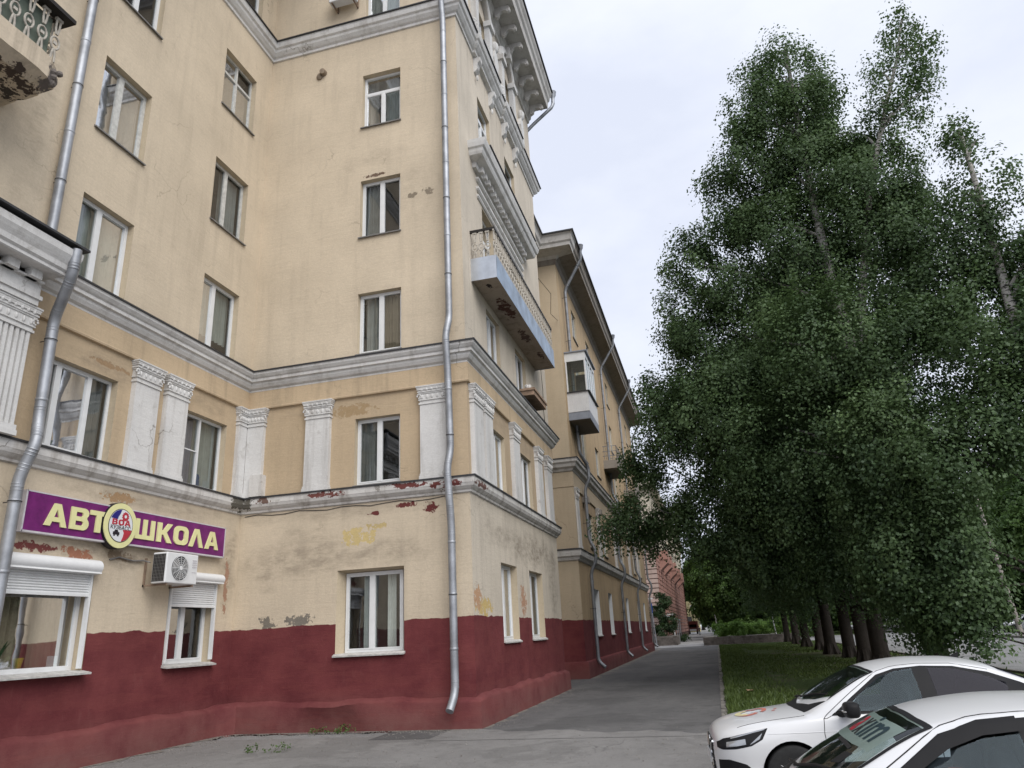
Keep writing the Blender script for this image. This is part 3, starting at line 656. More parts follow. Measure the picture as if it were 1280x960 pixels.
for i, (y, c) in enumerate(((10.98, (.28, .10, .07)), (11.2, (.35, .35, .33)))):
    tt = thing('flower_pot', ('terracotta' if i == 0 else 'pale grey') + ' flower pot with a plant behind the large shuttered window', 'flower pot', (Xa-.45, y, 1.84))
    MB().lathe([(.05, 1.84), (.06, 1.845), (.08, 1.97), (.088, 1.97), (.085, 1.99), (.06, 1.98)], (Xa-.45, y, 0), 12).build('pot', simple('pot_clay', c, .7), tt, True)
    leafy((Xa-.45, y, 1.97), 14, .42, .03, 5+i).build('leaves', M['houseplant'], tt)
o = MB().wbox(PA, 12.18, 12.42, -.34, -.335, 1.86, 2.06).build('paper_notice', simple('paper', (.6, .62, .6), .8), None); tag(o, 'small white paper notice in the corner of the large shuttered window', 'notice')
o = MB().lathe([(.11, 5.99), (.13, 6.05), (.13, 6.22), (.12, 6.28), (.13, 6.34), (.10, 6.42), (.04, 6.46)], (Xa-.45, 16.05, 0), 14).build('water_bottle', simple('blue_plastic', (.03, .10, .24), .25), None, True); tag(o, 'large blue water bottle on the sill of the first floor corner window', 'bottle')

# street wall: long balcony with sheet-metal fascia
xb0, xb1, yb0, yb1 = Xc, -4.86, 18.28, 26.5
BAL = MB().box(xb0, xb1-.02, yb0+.02, yb1-.02, 11.93, 12.60).build('balcony', M['slab'], B1)
fa = MB()
for i in range(6): a = yb0+(yb1-yb0)*i/6; b = yb0+(yb1-yb0)*(i+1)/6; fa.add([(xb1, a, 11.9), (xb1+.006*(i % 2), b, 11.9), (xb1+.004, b, 12.64), (xb1+.01*((i+1) % 2), a, 12.64)], [(0, 1, 2, 3)])
fa.build('fascia_sheet', M['galv_blue'], BAL)
MB().add([(xb0, yb0, 11.9), (xb1, yb0, 11.9), (xb1, yb0, 12.64), (xb0, yb0, 12.64)], [(0, 1, 2, 3)]).build('fascia_sheet', M['galv'], BAL)
MB().add([(xb0, yb1, 11.9), (xb1, yb1, 11.9), (xb1, yb1, 12.64), (xb0, yb1, 12.64)], [(0, 1, 2, 3)]).build('fascia_sheet', M['galv'], BAL)
MB().box(xb1-.09, xb1-.01, yb0, yb1, 13.52, 13.60).box(xb0, xb1-.09, yb0, yb0+.08, 13.52, 13.60).box(xb0, xb1-.09, yb1-.08, yb1, 13.52, 13.60).build('handrail', M['iron'], BAL)
ny = 34
for i in range(ny): copy_at(bme, 'baluster', BAL, (xb1-.05, yb0+.05+(yb1-yb0-.1)*i/(ny-1), 12.62), 0, (1.1, 1.15, .97))
for i in range(1, 4):
    for y in (yb0+.04, yb1-.04): copy_at(bme, 'baluster', BAL, (xb1-.05-i*.2, y, 12.62), math.pi/2, (1.1, 1.15, .97))
# heavy hood over the balcony doors
hp = [(.0, 16.25), (.12, 16.25), (.14, 16.32), (.14, 16.42), (.26, 16.45), (.42, 16.50), (.46, 16.58), (.48, 16.68), (.54, 16.72), (.58, 16.85), (.60, 16.95), (.0, 17.02)]
cornice('balcony_hood', [(Xc-.0, 18.95), (Xc+.001, 18.95), (Xc+.001, 25.35), (Xc, 25.35)], hp, 'trim', False)
MB().wbox(PC, 18.93, 25.37, .0, .63, 17.02, 17.055).build('flashing', M['flash'], B1)
dm = MB().box(0, .13, -.09, .09, 0, .2).mesh('dentil', M['trim'])
for i in range(17): copy_at(dm, 'dentil', B1, (Xc+.13, 19.25+i*.36, 16.26))
for z0, z1, d in ((15.98, 16.10, .10), (15.62, 15.76, .09), (15.36, 15.46, .07)):
    mb = MB(); mb.sweep([(Xc, 19.25), (Xc+.001, 19.25), (Xc+.001, 25.05), (Xc, 25.05)], [(0, z0), (d*.5, z0), (d, z0+.05), (d, z1), (0, z1+.02)]); mb.build('hood_moulding', M['trim'], B1)
# small cast balcony box under the second street window
o = thing('window_box', 'small rusty-edged concrete window box below a second floor street window', 'window box', (Xc+.3, 25.2, 10.0))
MB().box(Xc, Xc+.52, 23.6, 25.6, 9.95, 10.12).box(Xc, Xc+.56, 23.55, 25.65, 10.12, 10.2).build('tray', simple('rusty_concrete', (.30, .21, .15), .9, 0, .4, 4, .3), o)
mb = MB()
for i in range(8): mb.blob((Xc+.2+random.random()*.2, 23.7+random.random()*.5, 10.25+random.random()*.08), (.08, .09, .09), 5)
mb.build('clutter', M['trim_dirty'], o)

# attic: arched surrounds with scrolls
for yc in (20.45, 23.97):
    S = MB(); w = .98
    arc = [(yc+w*math.cos(a), 24.5+w*.95*math.sin(a)) for a in np.linspace(0, math.pi, 15)]
    for k, (rad, dd) in enumerate(((.13, .16), (.09, .26), (.07, .32))):
        S.tube([(Xc+dd*.6, y+(y-yc)*(-.06*k), z-.05*k) for y, z in arc], rad, 8)
    S.prism(PC, [(yc-w-.1, 24.2), (yc-w-.1, 22.55), (yc-w+.22, 22.35), (yc-w+.32, 24.2)], .0, .20); S.prism(PC, [(yc+w+.1, 24.2), (yc+w+.1, 22.55), (yc+w-.22, 22.35), (yc+w-.32, 24.2)], .0, .20)
    S.wbox(PC, yc-w-.18, yc-w+.4, 0, .30, 24.2, 24.45); S.wbox(PC, yc+w-.4, yc+w+.18, 0, .30, 24.2, 24.45)
    for s_ in (-1, 1):
        y = yc+s_*w
        for k in range(14): a = k/13*math.pi*3; rr2 = .26*(1-k/16); S.blob(PC(y+s_*.12+math.cos(a)*rr2*s_*.8, .14, 22.55+math.sin(a)*rr2), (.10, .07, .07), 5)
    S.prism(PC, [(yc-.16, 25.1), (yc+.16, 25.1), (yc+.24, 25.62), (yc-.24, 25.62)], .0, .36)
    S.wbox(PC, yc-w+.3, yc+w-.3, 0, .22, 22.1, 22.5)
    S.build('attic_surround', M['trim'], B1, True)
for y in (18.3, 22.2, 26.4):
    S = MB(); S.prism(PC, [(y-.28, 22.0), (y+.28, 22.0), (y+.2, 23.1), (y+.32, 23.5), (y+.1, 24.0), (y-.1, 24.0), (y-.32, 23.5), (y-.2, 23.1)], 0, .16); S.blob(PC(y, .1, 24.2), (.18, .2, .28), 8); S.build('attic_relief', M['trim'], B1, True)
# eaves with modillions
EP = [(.0, 25.30), (.08, 25.32), (.10, 25.45), (.18, 25.52), (.20, 25.66), (.26, 25.72), (.26, 25.92), (1.02, 25.98), (1.04, 25.94), (1.06, 26.02), (1.08, 26.25), (1.16, 26.34), (1.20, 26.50), (1.28, 26.62), (1.30, 26.80), (.0, 27.1)]
MB().sweep(PATH[:-1]+[(Xc, 28.4), (-7.4, 28.4)][:1], EP).build('eaves', M['soffit'], B1)
MB().sweep(PATH[:-1], [(.0, 27.12), (1.36, 26.86), (1.36, 26.78), (1.31, 26.79)]).build('eaves_flashing', M['flash'], B1)
mp_ = [(0, 25.50), (.10, 25.44), (.20, 25.50), (.22, 25.62), (.34, 25.72), (.50, 25.70), (.60, 25.62), (.70, 25.66), (.72, 25.78), (.66, 25.92), (0, 25.96)]
mm = MB().prism(lambda u, d, z: (u, d, z), [(x*.9, z-25.4) for x, z in mp_], -.075, .075)
mm.blob((.57, 0, .33), (.06, .095, .06), 8); mm.blob((.12, 0, .14), (.07, .095, .07), 8); mm = mm.mesh('modillion', M['soffit'], True)
for i in range(11): copy_at(mm, 'modillion', B1, (Xc+.24, 18.0+i*1.0, 25.4))
rf = MB().add([(Xa+1.3, 3, 26.95), (Xa+1.3, Yb-1.3, 26.95), (-18, 20, 30.5), (-18, 3, 30.5), (Xc+1.3, Yb-1.3, 26.95), (Xc+1.3, 28.5, 26.95), (-10, 28.5, 30.5), (-10, 20, 30.5)], [(0, 1, 2, 3), (1, 4, 7, 2), (4, 5, 6, 7), (2, 7, 6)])
rf.box(-24, -10, 3, 28.4, 26.9, 27.0); rf.build('roof', M['roof'], B1)
# a clay spout hole in the side wall
o = MB().tube([(-10.36, Yb+.05, 20.22), (-10.34, Yb-.16, 20.20)], [.13, .10], 10).blob((-10.5, Yb-.03, 20.12), (.12, .06, .14), 6).build('vent_spout', simple('clay_spout', (.24, .19, .14), .9, 0, .3), B1)

# ================================================================== driving-school sign
S = thing('shop_sign', 'purple sign board with cream lettering and a round emblem above the shuttered windows', 'sign', (Xa+.1, 13.7, 4.3))
t = NT('sign_purple'); p = t.pos(); n = t.noise(p, 3.2, 6, .65)
M['purple'] = t.bsdf(t.mix(t.rng(n, .3, .7), (.11, .010, .10), (.20, .02, .17)), .45, spec=.4)
M['cream'] = simple('sign_cream', (.72, .70, .36), .5, 0, .04)
M['signedge'] = simple('sign_edge', (.55, .53, .55), .5)
bd = MB().wbox(PA, 10.72, 16.66, .06, .17, 4.30, 5.02).build('board', M['purple'], S)
MB().wbox(PA, 10.70, 16.68, .05, .175, 4.265, 4.30).wbox(PA, 10.70, 16.68, .05, .175, 5.02, 5.045).wbox(PA, 10.685, 10.72, .05, .175, 4.265, 5.045).wbox(PA, 16.66, 16.695, .05, .175, 4.265, 5.045).build('edge_trim', M['signedge'], bd)
MB().wbox(PA, 11.2, 11.26, .0, .06, 4.4, 4.9).wbox(PA, 16.2, 16.26, .0, .06, 4.4, 4.9).build('wall_fixing', M['flash'], bd)
TX = Matrix(((0, 0, 1, 0), (1, 0, 0, 0), (0, 1, 0, 0), (0, 0, 0, 1)))     # text plane -> wall facing +X
from mathutils.geometry import tessellate_polygon
def rrect(x0, x1, y0, y1, rl, rr, n=6):
    """rounded rectangle, left and right corner radii"""
    o = []
    for cx, cy, r, a0 in ((x1-rr, y0+rr, rr, -90), (x1-rr, y1-rr, rr, 0), (x0+rl, y1-rl, rl, 90), (x0+rl, y0+rl, rl, 180)):
        if r < .01: o.append((cx, cy))
        else: o += [(cx+r*math.cos(R_(a0+90*k/n)), cy+r*math.sin(R_(a0+90*k/n))) for k in range(n+1)]
    return o
def b_outer():
    up = [(.66+.0, 0)] + [(.60+.26*math.cos(a), .29+.29*math.sin(a)) for a in np.linspace(-1.4, .95, 8)] + [(.58+.24*math.cos(a), .76+.24*math.sin(a)) for a in np.linspace(-.75, 1.45, 8)]
    return [(0, 0)]+up+[(0, 1)]
GL = {'А': [[(0, 0), (.25, 0), (.31, .2), (.65, .2), (.71, 0), (.96, 0), (.62, 1), (.34, 1)], [(.375, .40), (.585, .40), (.48, .76)]],
      'Л': [[(0, 0), (.25, 0), (.48, .74), (.71, 0), (.96, 0), (.62, 1), (.34, 1)]],
      'Т': [[(.28, 0), (.52, 0), (.52, .78), (.8, .78), (.8, 1), (0, 1), (0, .78), (.28, .78)]],
      'Ш': [[(0, 0), (1.12, 0), (1.12, 1), (.90, 1), (.90, .21), (.67, .21), (.67, 1), (.45, 1), (.45, .21), (.22, .21), (.22, 1), (0, 1)]],
      'К': [[(0, 0), (.24, 0), (.24, .38), (.33, .40), (.58, 0), (.86, 0), (.52, .53), (.84, 1), (.57, 1), (.33, .62), (.24, .62), (.24, 1), (0, 1)]],
      'О': [rrect(0, .88, 0, 1, .30, .30), rrect(.25, .63, .22, .78, .16, .16)],
      'В': [b_outer(), rrect(.24, .60, .20, .40, .02, .09), rrect(.24, .56, .60, .80, .02, .09)]}
def glyph(ch, w, h, d):
    lo = GL[ch]; wm = max(p[0] for p in lo[0]); L = [[Vector((p[0]/wm*w-w/2, p[1]*h-h/2, 0)) for p in l] for l in lo]
    fl = [p for l in L for p in l]; n = len(fl); f = [tuple(t_) for t_ in tessellate_polygon(L)]
    mb = MB(); v = [(d, p.x, p.y) for p in fl]+[(0, p.x, p.y) for p in fl]; k = 0; sf = []
    for l in L:
        m = len(l); sf += [(k+i, k+(i+1) % m, n+k+(i+1) % m, n+k+i) for i in range(m)]; k += m
    return mb.add(v, f+sf)
def letter(ch, y, w):
    me = glyph(ch, w, .44, .03).mesh('letter', M['cream']); return copy_at(me, 'letter', S, (Xa+.171, y, 4.655))
for ch, y, w in zip('АВТ', (11.40, 11.96, 12.44), (.52, .46, .46)): letter(ch, y, w)
for ch, y, w in zip('ШКОЛА', (13.78, 14.42, 14.98, 15.54, 16.14), (.60, .50, .50, .52, .52)): letter(ch, y, w)
def disc(r0, d0, d1, mat, name, par, n=40, k=1.04, c=(13.0, 4.645)):
    return MB().lathe([(r0, d0), (r0, d1), (r0*.98, d1+.004)], (Xa, 0, 0), n, 0, 'x').build(name, mat, par)
def edisc(r, d0, d1, mat, name, par):
    poly = [(13.0+r*math.cos(a), 4.645+r*1.04*math.sin(a)) for a in np.linspace(0, 2*math.pi, 48, endpoint=False)]
    return MB().prism(PA, poly, d0, d1).build(name, mat, par)
em = edisc(.46, .06, .24, M['cream'], 'emblem', S); blk = simple('sign_black', (.015, .013, .02), .5); wht = simple('sign_white', (.68, .70, .72), .5, 0, .04)
edisc(.475, .07, .22, blk, 'emblem_rim', em); edisc(.345, .24, .244, blk, 'emblem_ring', em); edisc(.33, .244, .248, wht, 'emblem_field', em)
navy, redm = simple('sign_navy', (.02, .02, .17), .5), simple('sign_red', (.42, .035, .055), .5)
R0 = .325
po = [(13.0+R0*math.cos(a), 4.645+R0*1.04*math.sin(a)) for a in np.linspace(2.72, 1.62, 10)] + [(12.94, 4.88), (12.90, 4.82), (12.89, 4.77)]
MB().prism(PA, po, .248, .252).build('emblem_quarter', navy, em)
po = [(13.0+R0*math.cos(a), 4.645+R0*1.04*math.sin(a)) for a in np.linspace(-.22, -1.42, 10)] + [(13.09, 4.42), (13.10, 4.50), (13.06, 4.56)]
MB().prism(PA, po, .248, .252).build('emblem_quarter', redm, em)
gp = [(13.10+(.085+.02*(i % 2))*math.cos(a), 4.845+(.085+.02*(i % 2))*math.sin(a)) for i, a in enumerate(np.linspace(0, 2*math.pi, 24, endpoint=False))]
MB().prism(PA, gp, .248, .252).build('emblem_cog', redm, em)
MB().prism(PA, [(13.1+.035*math.cos(a), 4.845+.035*math.sin(a)) for a in np.linspace(0, 6.28, 12, endpoint=False)], .252, .254).build('emblem_cog', wht, em)
MB().wbox(PA, 12.80, 12.98, .248, .252, 4.44, 4.50).prism(PA, [(12.83, 4.50), (12.95, 4.50), (12.92, 4.545), (12.85, 4.545)], .248, .252).wbox(PA, 12.82, 12.86, .248, .252, 4.41, 4.44).wbox(PA, 12.92, 12.96, .248, .252, 4.41, 4.44).build('emblem_car', blk, em)
for ch, y, w in zip('ВОА', (12.82, 13.0, 13.18), (.15, .16, .17)): copy_at(glyph(ch, w, .12, .006).mesh('emblem_letter', redm), 'emblem_letter', em, (Xa+.248, y, 4.71))
me = text_mesh('КУЗБАСС', .12, .003, 0, blk); me.transform(TX); ys = [v.co.y for v in me.vertices]; zs = [v.co.z for v in me.vertices]
me.transform(Matrix.Diagonal((1, .56/(max(ys)-min(ys)), .085/(max(zs)-min(zs)), 1))); zs = [v.co.z for v in me.vertices]; ys = [v.co.y for v in me.vertices]
copy_at(me, 'emblem_lettering', em, (Xa+.252, 13.0-(max(ys)+min(ys))/2, 4.60-(max(zs)+min(zs))/2))

# air conditioners
def ac_unit(label, P, u0, u1, z0, z1, loc, d0=.28, d1=.66, grille_left=True):
    A = thing('air_conditioner', label, 'air conditioner', loc, 'outdoor air conditioner units')
    body = MB().wbox(P, u0, u1, d0, d1, z0, z1); bo = body.build('casing', M['pvc'], A)
    bv = bo.modifiers.new('b', 'BEVEL'); bv.width = .025; bv.segments = 3; apply_mods(bo)
    uc, zc, r = u0+(u1-u0)*.42, (z0+z1)/2, (z1-z0)*.40
    cir = [(uc+r*math.cos(a), zc+r*math.sin(a)) for a in np.linspace(0, 6.283, 36, endpoint=False)]
    MB().prism(P, cir, d1+.001, d1+.006).build('fan_well', M['flash'], A)
    bl = MB()
    for k in range(3):
        a0 = k*2.094; pts = [(uc+r*.12*math.cos(a0), zc+r*.12*math.sin(a0))] + [(uc+r*.9*math.cos(a0+q), zc+r*.9*math.sin(a0+q)) for q in np.linspace(-.1, 1.2, 7)]
        bl.prism(P, pts, d1+.008, d1+.012)
    bl.build('fan_blade', M['sill'], A)
    gr = MB()
    for k in range(1, 7): gr.tube([P(uc+r*k/6*math.cos(a), d1+.03, zc+r*k/6*math.sin(a)) for a in np.linspace(0, 6.283, 28)], .0045, 5)
    for k in range(12): a = k*math.pi/6; gr.tube([P(uc, d1+.032, zc), P(uc+r*1.02*math.cos(a), d1+.02, zc+r*1.02*math.sin(a))], .0045, 5)
    gr.prism(P, [(uc+.045*math.cos(a), zc+.045*math.sin(a)) for a in np.linspace(0, 6.283, 12, endpoint=False)], d1+.03, d1+.045); gr.build('fan_grille', M['pvc'], A)
    co = MB(); nb = 9
    for k in range(nb): co.wbox(P, u0-.012, u0-.002, d0+.03+(d1-d0-.07)*k/(nb-1), d0+.036+(d1-d0-.07)*k/(nb-1), z0+.04, z1-.04)
    for k in range(9): co.wbox(P, u0-.016, u0-.010, d0+.02, d1-.03, z0+.05+(z1-z0-.1)*k/8, z0+.056+(z1-z0-.1)*k/8)
    co.build('coil_guard', M['sill'], A); MB().wbox(P, u0-.003, u0-.0008, d0+.02, d1-.04, z0+.04, z1-.04).build('coil', M['iron'], A)
    lv = MB()
    for k in range(4): lv.wbox(P, u1-.2, u1-.05, d1+.001, d1+.008, z1-.15-k*.05, z1-.125-k*.05)
    lv.wbox(P, u1-.2, u1-.06, d1+.001, d1+.004, z1-.42, z1-.40); lv.build('vent_louvre', M['signedge'], A)
    for u in (u0+.08, u1-.12):
        b = MB().wbox(P, u, u+.04, 0, d1-.02, z0-.045, z0-.005).wbox(P, u, u+.04, 0, .04, z0-.045, z1-.1)
        b.build('bracket', simple('rusty_bracket', (.26, .19, .14), .8, .2, .3), A)
    return A
ac1 = ac_unit('white air conditioner on rusty brackets below the purple sign', PA, 14.02, 15.08, 3.48, 4.16, (Xa+.45, 14.5, 3.45))
MB().tube([PA(13.05, .02, 3.95), PA(13.3, .03, 4.02), PA(13.7, .04, 3.97), PA(14.0, .05, 4.0), PA(14.05, .2, 3.95)], .018, 6).build('refrigerant_hose', M['sill'], ac1)
ac_unit('white air conditioner high on the side wall beside the attic window', PY(Yb), -10.0, -9.05, 22.72, 23.4, (-9.5, Yb-.45, 22.7), .2, .5)

# ================================================================== downpipes
downpipe('grey upper downpipe beside the ragged balcony, ending on the porch cornice', [(Xa+.18, 10.22, 27), (Xa+.18, 10.22, 9.79)], .10, M['pipe'], bracket_dir=(-1, 0, 0))
downpipe('grey downpipe with two bends running down past the left end of the purple sign', [(Xa+.98, 10.16, 9.70), (Xa+.96, 10.18, 9.15), (Xa+.30, 10.52, 8.45), (Xa+.30, 10.56, 6.35), (Xa+.50, 10.42, 5.85), (Xa+.30, 10.36, 5.2), (Xa+.30, 10.36, .5), (Xa+.55, 10.36, .25)], .105, M['pipe'], bracket_dir=(-1, 0, 0))
yp = Yb-.24
downpipe('long galvanised downpipe near the corner of the beige side wall', [(-5.98, yp, 26.3), (-5.98, yp, 22.3), (-6.0, yp-.14, 21.7), (-6.0, yp, 20.9), (-6.02, yp, 10.35), (-6.06, yp-.22, 9.75), (-6.06, yp-.10, 8.7), (-6.06, yp-.02, 6.6), (-6.12, yp-.15, 6.1), (-6.09, yp-.10, 5.3), (-6.09, yp, 4.7), (-6.09, yp, .78), (-6.13, yp-.30, .42)], .095, M['pipe'], bracket_dir=(0, 1, 0))
downpipe('short grey gutter outlet pipe at the far end of the attic eaves', [(Xc+1.30, 28.62, 26.72), (Xc+1.28, 28.62, 26.2), (Xc+.2, 28.62, 25.35), (Xc-.4, 28.62, 24.8)], .085, M['pipe'], hopper=(Xc+1.30, 28.62, 27.0), bracket_dir=(-1, 0, 0))
# ================================================================== building 2 (ochre house)
X2, Yd, Y2e = -5.8, 34.0, 70.4
B2 = thing('ochre_house', 'weathered ochre four storey house with overhanging eaves beyond the beige block', 'building', (-9, 50, 0))
P2_ = PX(X2); PD = PY(Yd); PR = PX(-7.4)
cols2 = [38.9, 44.0, 52.8, 60.6, 65.6]
ops2 = []
for i, y in enumerate(cols2):
    for z0, z1 in ((1.75, 4.0), (6.1, 7.9), (10.9, 12.7), (14.4, 16.4), (18.0, 19.8)): ops2.append((y-.75, y+.75, z0, z1))
bald = (36.3, 39.3)
wall(B2, P2_, Yd, Y2e, 0, 21.0, ops2, M['pl2'])
wall(B2, PD, -7.4, X2, 0, 21.0, [], M['plD'])
wall(B2, PR, 28.4, Yd, 0, 21.0, [], M['plD'])
MB().box(-18, X2-.01, Y2e-.1, Y2e, 0, 21).box(-18, -17.9, 28.5, Y2e-.1, 0, 21).build('back_wall', M['pl2'], B2)
for o in ops2:
    if o[2] < 2: window(B2, P2_, o, 'double', dep=.30, reveal='pvc', sill='sillw', cur=((0, 1, 'cur_w'),), frame='pvc')
    else: window(B2, P2_, o, 'double', dep=.10, frame='oldpaint', cur=((0, .5, 'cur_w'),) if random.random() < .5 else (), sill='sill')
PATH2 = [(-7.4, 28.4), (-7.4, Yd), (X2, Yd), (X2, Y2e)]
cornice('string_course', PATH2, [(.0, 5.10), (.06, 5.14), (.10, 5.26), (.18, 5.32), (.20, 5.46), (.21, 5.60), (.0, 5.66)], 'trim_dirty', True, .03, B2)
cornice('main_cornice', PATH2, [(.0, 9.30), (.08, 9.34), (.12, 9.44), (.24, 9.52), (.28, 9.66), (.36, 9.74), (.38, 9.90), (.0, 9.98)], 'trim_dirty', True, .03, B2)
MB().sweep(PATH2, [(0, 8.56), (.07, 8.57), (.07, 9.29), (0, 9.295)]).build('frieze', M['plD'], B2)
MB().sweep([(-7.4, Yd), (X2, Yd), (X2, Yd+.8)], [(0, 5.66), (.05, 5.68), (.05, 8.55), (0, 8.555)]).build('corner_pilaster', M['plD'], B2)
MB().sweep(PATH2, [(0, .72), (.10, .68), (.14, .60), (.15, .3), (.15, -.1)]).build('plinth_ledge', M['pl2'], B2, True)
for y in (34.5, 41.4, 48.4, 56.5, 63): 
    pilaster(P2_, y-.35, y+.35, 5.68, 8.55, .12, mat='trim_dirty' if y > 40 else 'trim_dirty', parent=B2)
for y in (36.9, 41.4):      # bare console blocks where old mouldings broke off
    MB().prism(P2_, [(y-.3, 8.2), (y+.3, 8.2), (y+.24, 8.5), (y-.24, 8.5)], .0, .3).build('broken_bracket', M['soffit_dark'], B2)
EP2 = [(.0, 20.55), (.05, 20.6), (.08, 20.85), (.22, 20.98), (.95, 21.08), (1.0, 21.04), (1.02, 21.22), (1.10, 21.30), (1.14, 21.62), (1.22, 21.70), (.0, 22.3)]
MB().sweep(PATH2, EP2).build('eaves', M['soffit_dark'], B2)
MB().sweep([(-7.4, 28.6), (-7.4, Yd), (X2, Yd), (X2, Yd+.05)], [(o+.012, z-.004) for o, z in EP2[2:-1]]+[(.2, 22.1)]).build('eaves_return', M['soffit'], B2)
MB().sweep(PATH2, [(.0, 22.34), (1.30, 21.78), (1.30, 21.70), (1.23, 21.70)]).build('gutter_edge', M['flash'], B2)
MB().add([(-7.4+1.2, 28.6, 21.8), (-7.4+1.2, Yd-1.2, 21.8), (X2+1.25, Yd-1.25, 21.8), (X2+1.25, Y2e, 21.8), (-12, Y2e, 25), (-12, 28.6, 25)], [(0, 1, 2, 3, 4, 5)]).build('roof', M['roof'], B2)
MB().box(-8.2, -7.3, 38, 39, 22.5, 25.0).box(-8.3, -7.2, 37.9, 39.1, 25.0, 25.15).build('chimney', M['trim'], B2)
# glazed white balcony
zb = 12.0; gx = X2+1.08; ga, gb = 34.6, 37.6
GB = MB().box(X2, gx-.02, ga, gb, zb, zb+.15).build('balcony', M['soffit_dark'], B2)
MB().box(X2, gx, ga-.03, ga, zb+.02, zb+.42).box(gx-.03, gx, ga, gb, zb+.02, zb+.42).build('fascia', M['grey_panel'], GB)
pn = MB()
for i in range(9): pn.box(X2+i*.12, X2+i*.12+.115, ga-.05, ga-.03, zb+.42, zb+1.45)
for i in range(25): pn.box(gx-.03, gx+.0, ga+i*.12, ga+i*.12+.115, zb+.42, zb+1.45)
pn.build('cladding_board', M['white_panel'], GB)
MB().box(X2, gx+.08, ga-.12, ga-.0, zb+1.45, zb+1.49).box(gx-.05, gx+.10, ga, gb, zb+1.45, zb+1.49).build('sill', M['flash'], GB)
fr = MB()
for x in (X2+.02, gx-.09): fr.box(x, x+.07, ga-.05, ga+.01, zb+1.49, zb+3.55)
for y in np.linspace(ga+.02, gb-.08, 5): fr.box(gx-.07, gx-.01, y, y+.07, zb+1.49, zb+3.55)
fr.box(X2, gx, ga-.052, ga+.012, zb+3.15, zb+3.62).box(gx-.072, gx-.008, ga+.012, gb, zb+3.35, zb+3.62); fr.build('frame', M['pvc'], GB)
MB().box(X2+.09, gx-.09, ga-.022, ga-.018, zb+1.49, zb+3.15).build('pane', M['glass'], GB)
for i in range(4):
    y0, y1 = np.linspace(ga+.02, gb-.08, 5)[i:i+2]; MB().box(gx-.042, gx-.038, y0+.07, y1, zb+1.49, zb+3.35).build('pane', M['glass'], GB)
MB().box(X2, gx+.1, ga-.12, gb+.05, zb+3.62, zb+3.68).build('canopy', M['grey_panel'], GB)
MB().box(X2+.1, X2+.9, gb-.4, gb-.36, zb+.15, zb+3.3).build('inner_wall', M['cur_b'], GB)
# open balcony with thin rails
OB = MB().box(X2, X2+.95, 46.8, 50.6, 12.0, 12.55).build('balcony', M['soffit_dark'], B2)
rl = MB()
for z in (12.85, 13.15, 13.5): rl.tube([(X2, 46.85, z), (X2+.9, 46.85, z), (X2+.9, 50.55, z), (X2, 50.55, z)], .022, 6)
for y in np.linspace(46.85, 50.55, 9): rl.tube([(X2+.9, y, 12.5), (X2+.9, y, 13.5)], .018, 6)
for x in np.linspace(X2+.1, X2+.9, 4): rl.tube([(x, 46.85, 12.5), (x, 46.85, 13.5)], .018, 6)
rl.build('railing', M['pipe_old'], OB)
MB().box(X2, X2+.95, 58.0, 61.5, 12.0, 12.5).box(X2+.9, X2+.95, 58, 61.5, 12.5, 13.5).build('balcony', M['soffit_dark'], B2)
for i, (y, lab) in enumerate(((36.3, 'old zinc downpipe at the near corner of the ochre house'), (48.6, 'old zinc downpipe beside the railed balcony of the ochre house'), (59.0, 'old zinc downpipe in the middle of the ochre house front'), (69.7, 'old zinc downpipe at the far end of the ochre house'))):
    xw = X2+.20; off = 0 if i else -1.2
    downpipe(lab, [(X2+1.28, y+off-.1, 21.6), (X2+1.26, y+off, 21.25), (xw, y-.1 if i else y-1.0, 19.6), (xw, y if i else y-.6, 10.6), (xw+.30, y, 9.95), (xw+.30, y, 9.3), (xw+.04, y, 8.8), (xw+.04, y, 6.3), (xw+.30, y, 5.75), (xw+.30, y, 5.25), (xw, y, 4.7), (xw, y, .62), (xw+.32, y-.1, .34)], .085, M['pipe_old'], hopper=(X2+1.28, y+off-.1, 22.0), bracket_dir=(-1, 0, 0))

# ================================================================== building 3 (red rusticated house)
X3, Y3 = -6.2, 92.0
B3 = thing('red_house', 'red rusticated house with cream upper floors and red balconies', 'building', (-10, 120, 0))
M['red3'] = plaster('red_brick_paint', (.36, .20, .165), .5); M['pink3'] = plaster('faded_pink_paint', (.46, .345, .30), .4); M['joint3'] = plaster('dark_joint', (.13, .075, .062), .4); M['cream3'] = plaster('cream_upper', (.55, .50, .40), .4)
ops3 = [(96+i*4.3-.8, 96+i*4.3+.8, z, z+2.1) for i in range(19) for z in (2.2, 6.6, 10.8, 15.0)]
wall(B3, PX(X3), Y3, 178, 0, 11.0, [o for o in ops3 if o[3] < 10], M['joint3']); wall(B3, PX(X3), Y3, 178, 11.0, 19.0, [o for o in ops3 if o[2] > 10.5 and o[2] > 11], M['cream3'])
wall(B3, PY(Y3), -16, X3, 0, 11.0, [], M['joint3']); wall(B3, PY(Y3), -16, X3, 11.0, 19.0, [], M['cream3'])
MB().box(-16, X3, 177.9, 178, 0, 19).box(-16, -15.9, Y3, 177.9, 0, 19).build('back_wall', M['red3'], B3)
bk = MB(); bk2 = MB(); rj = random.Random(3)
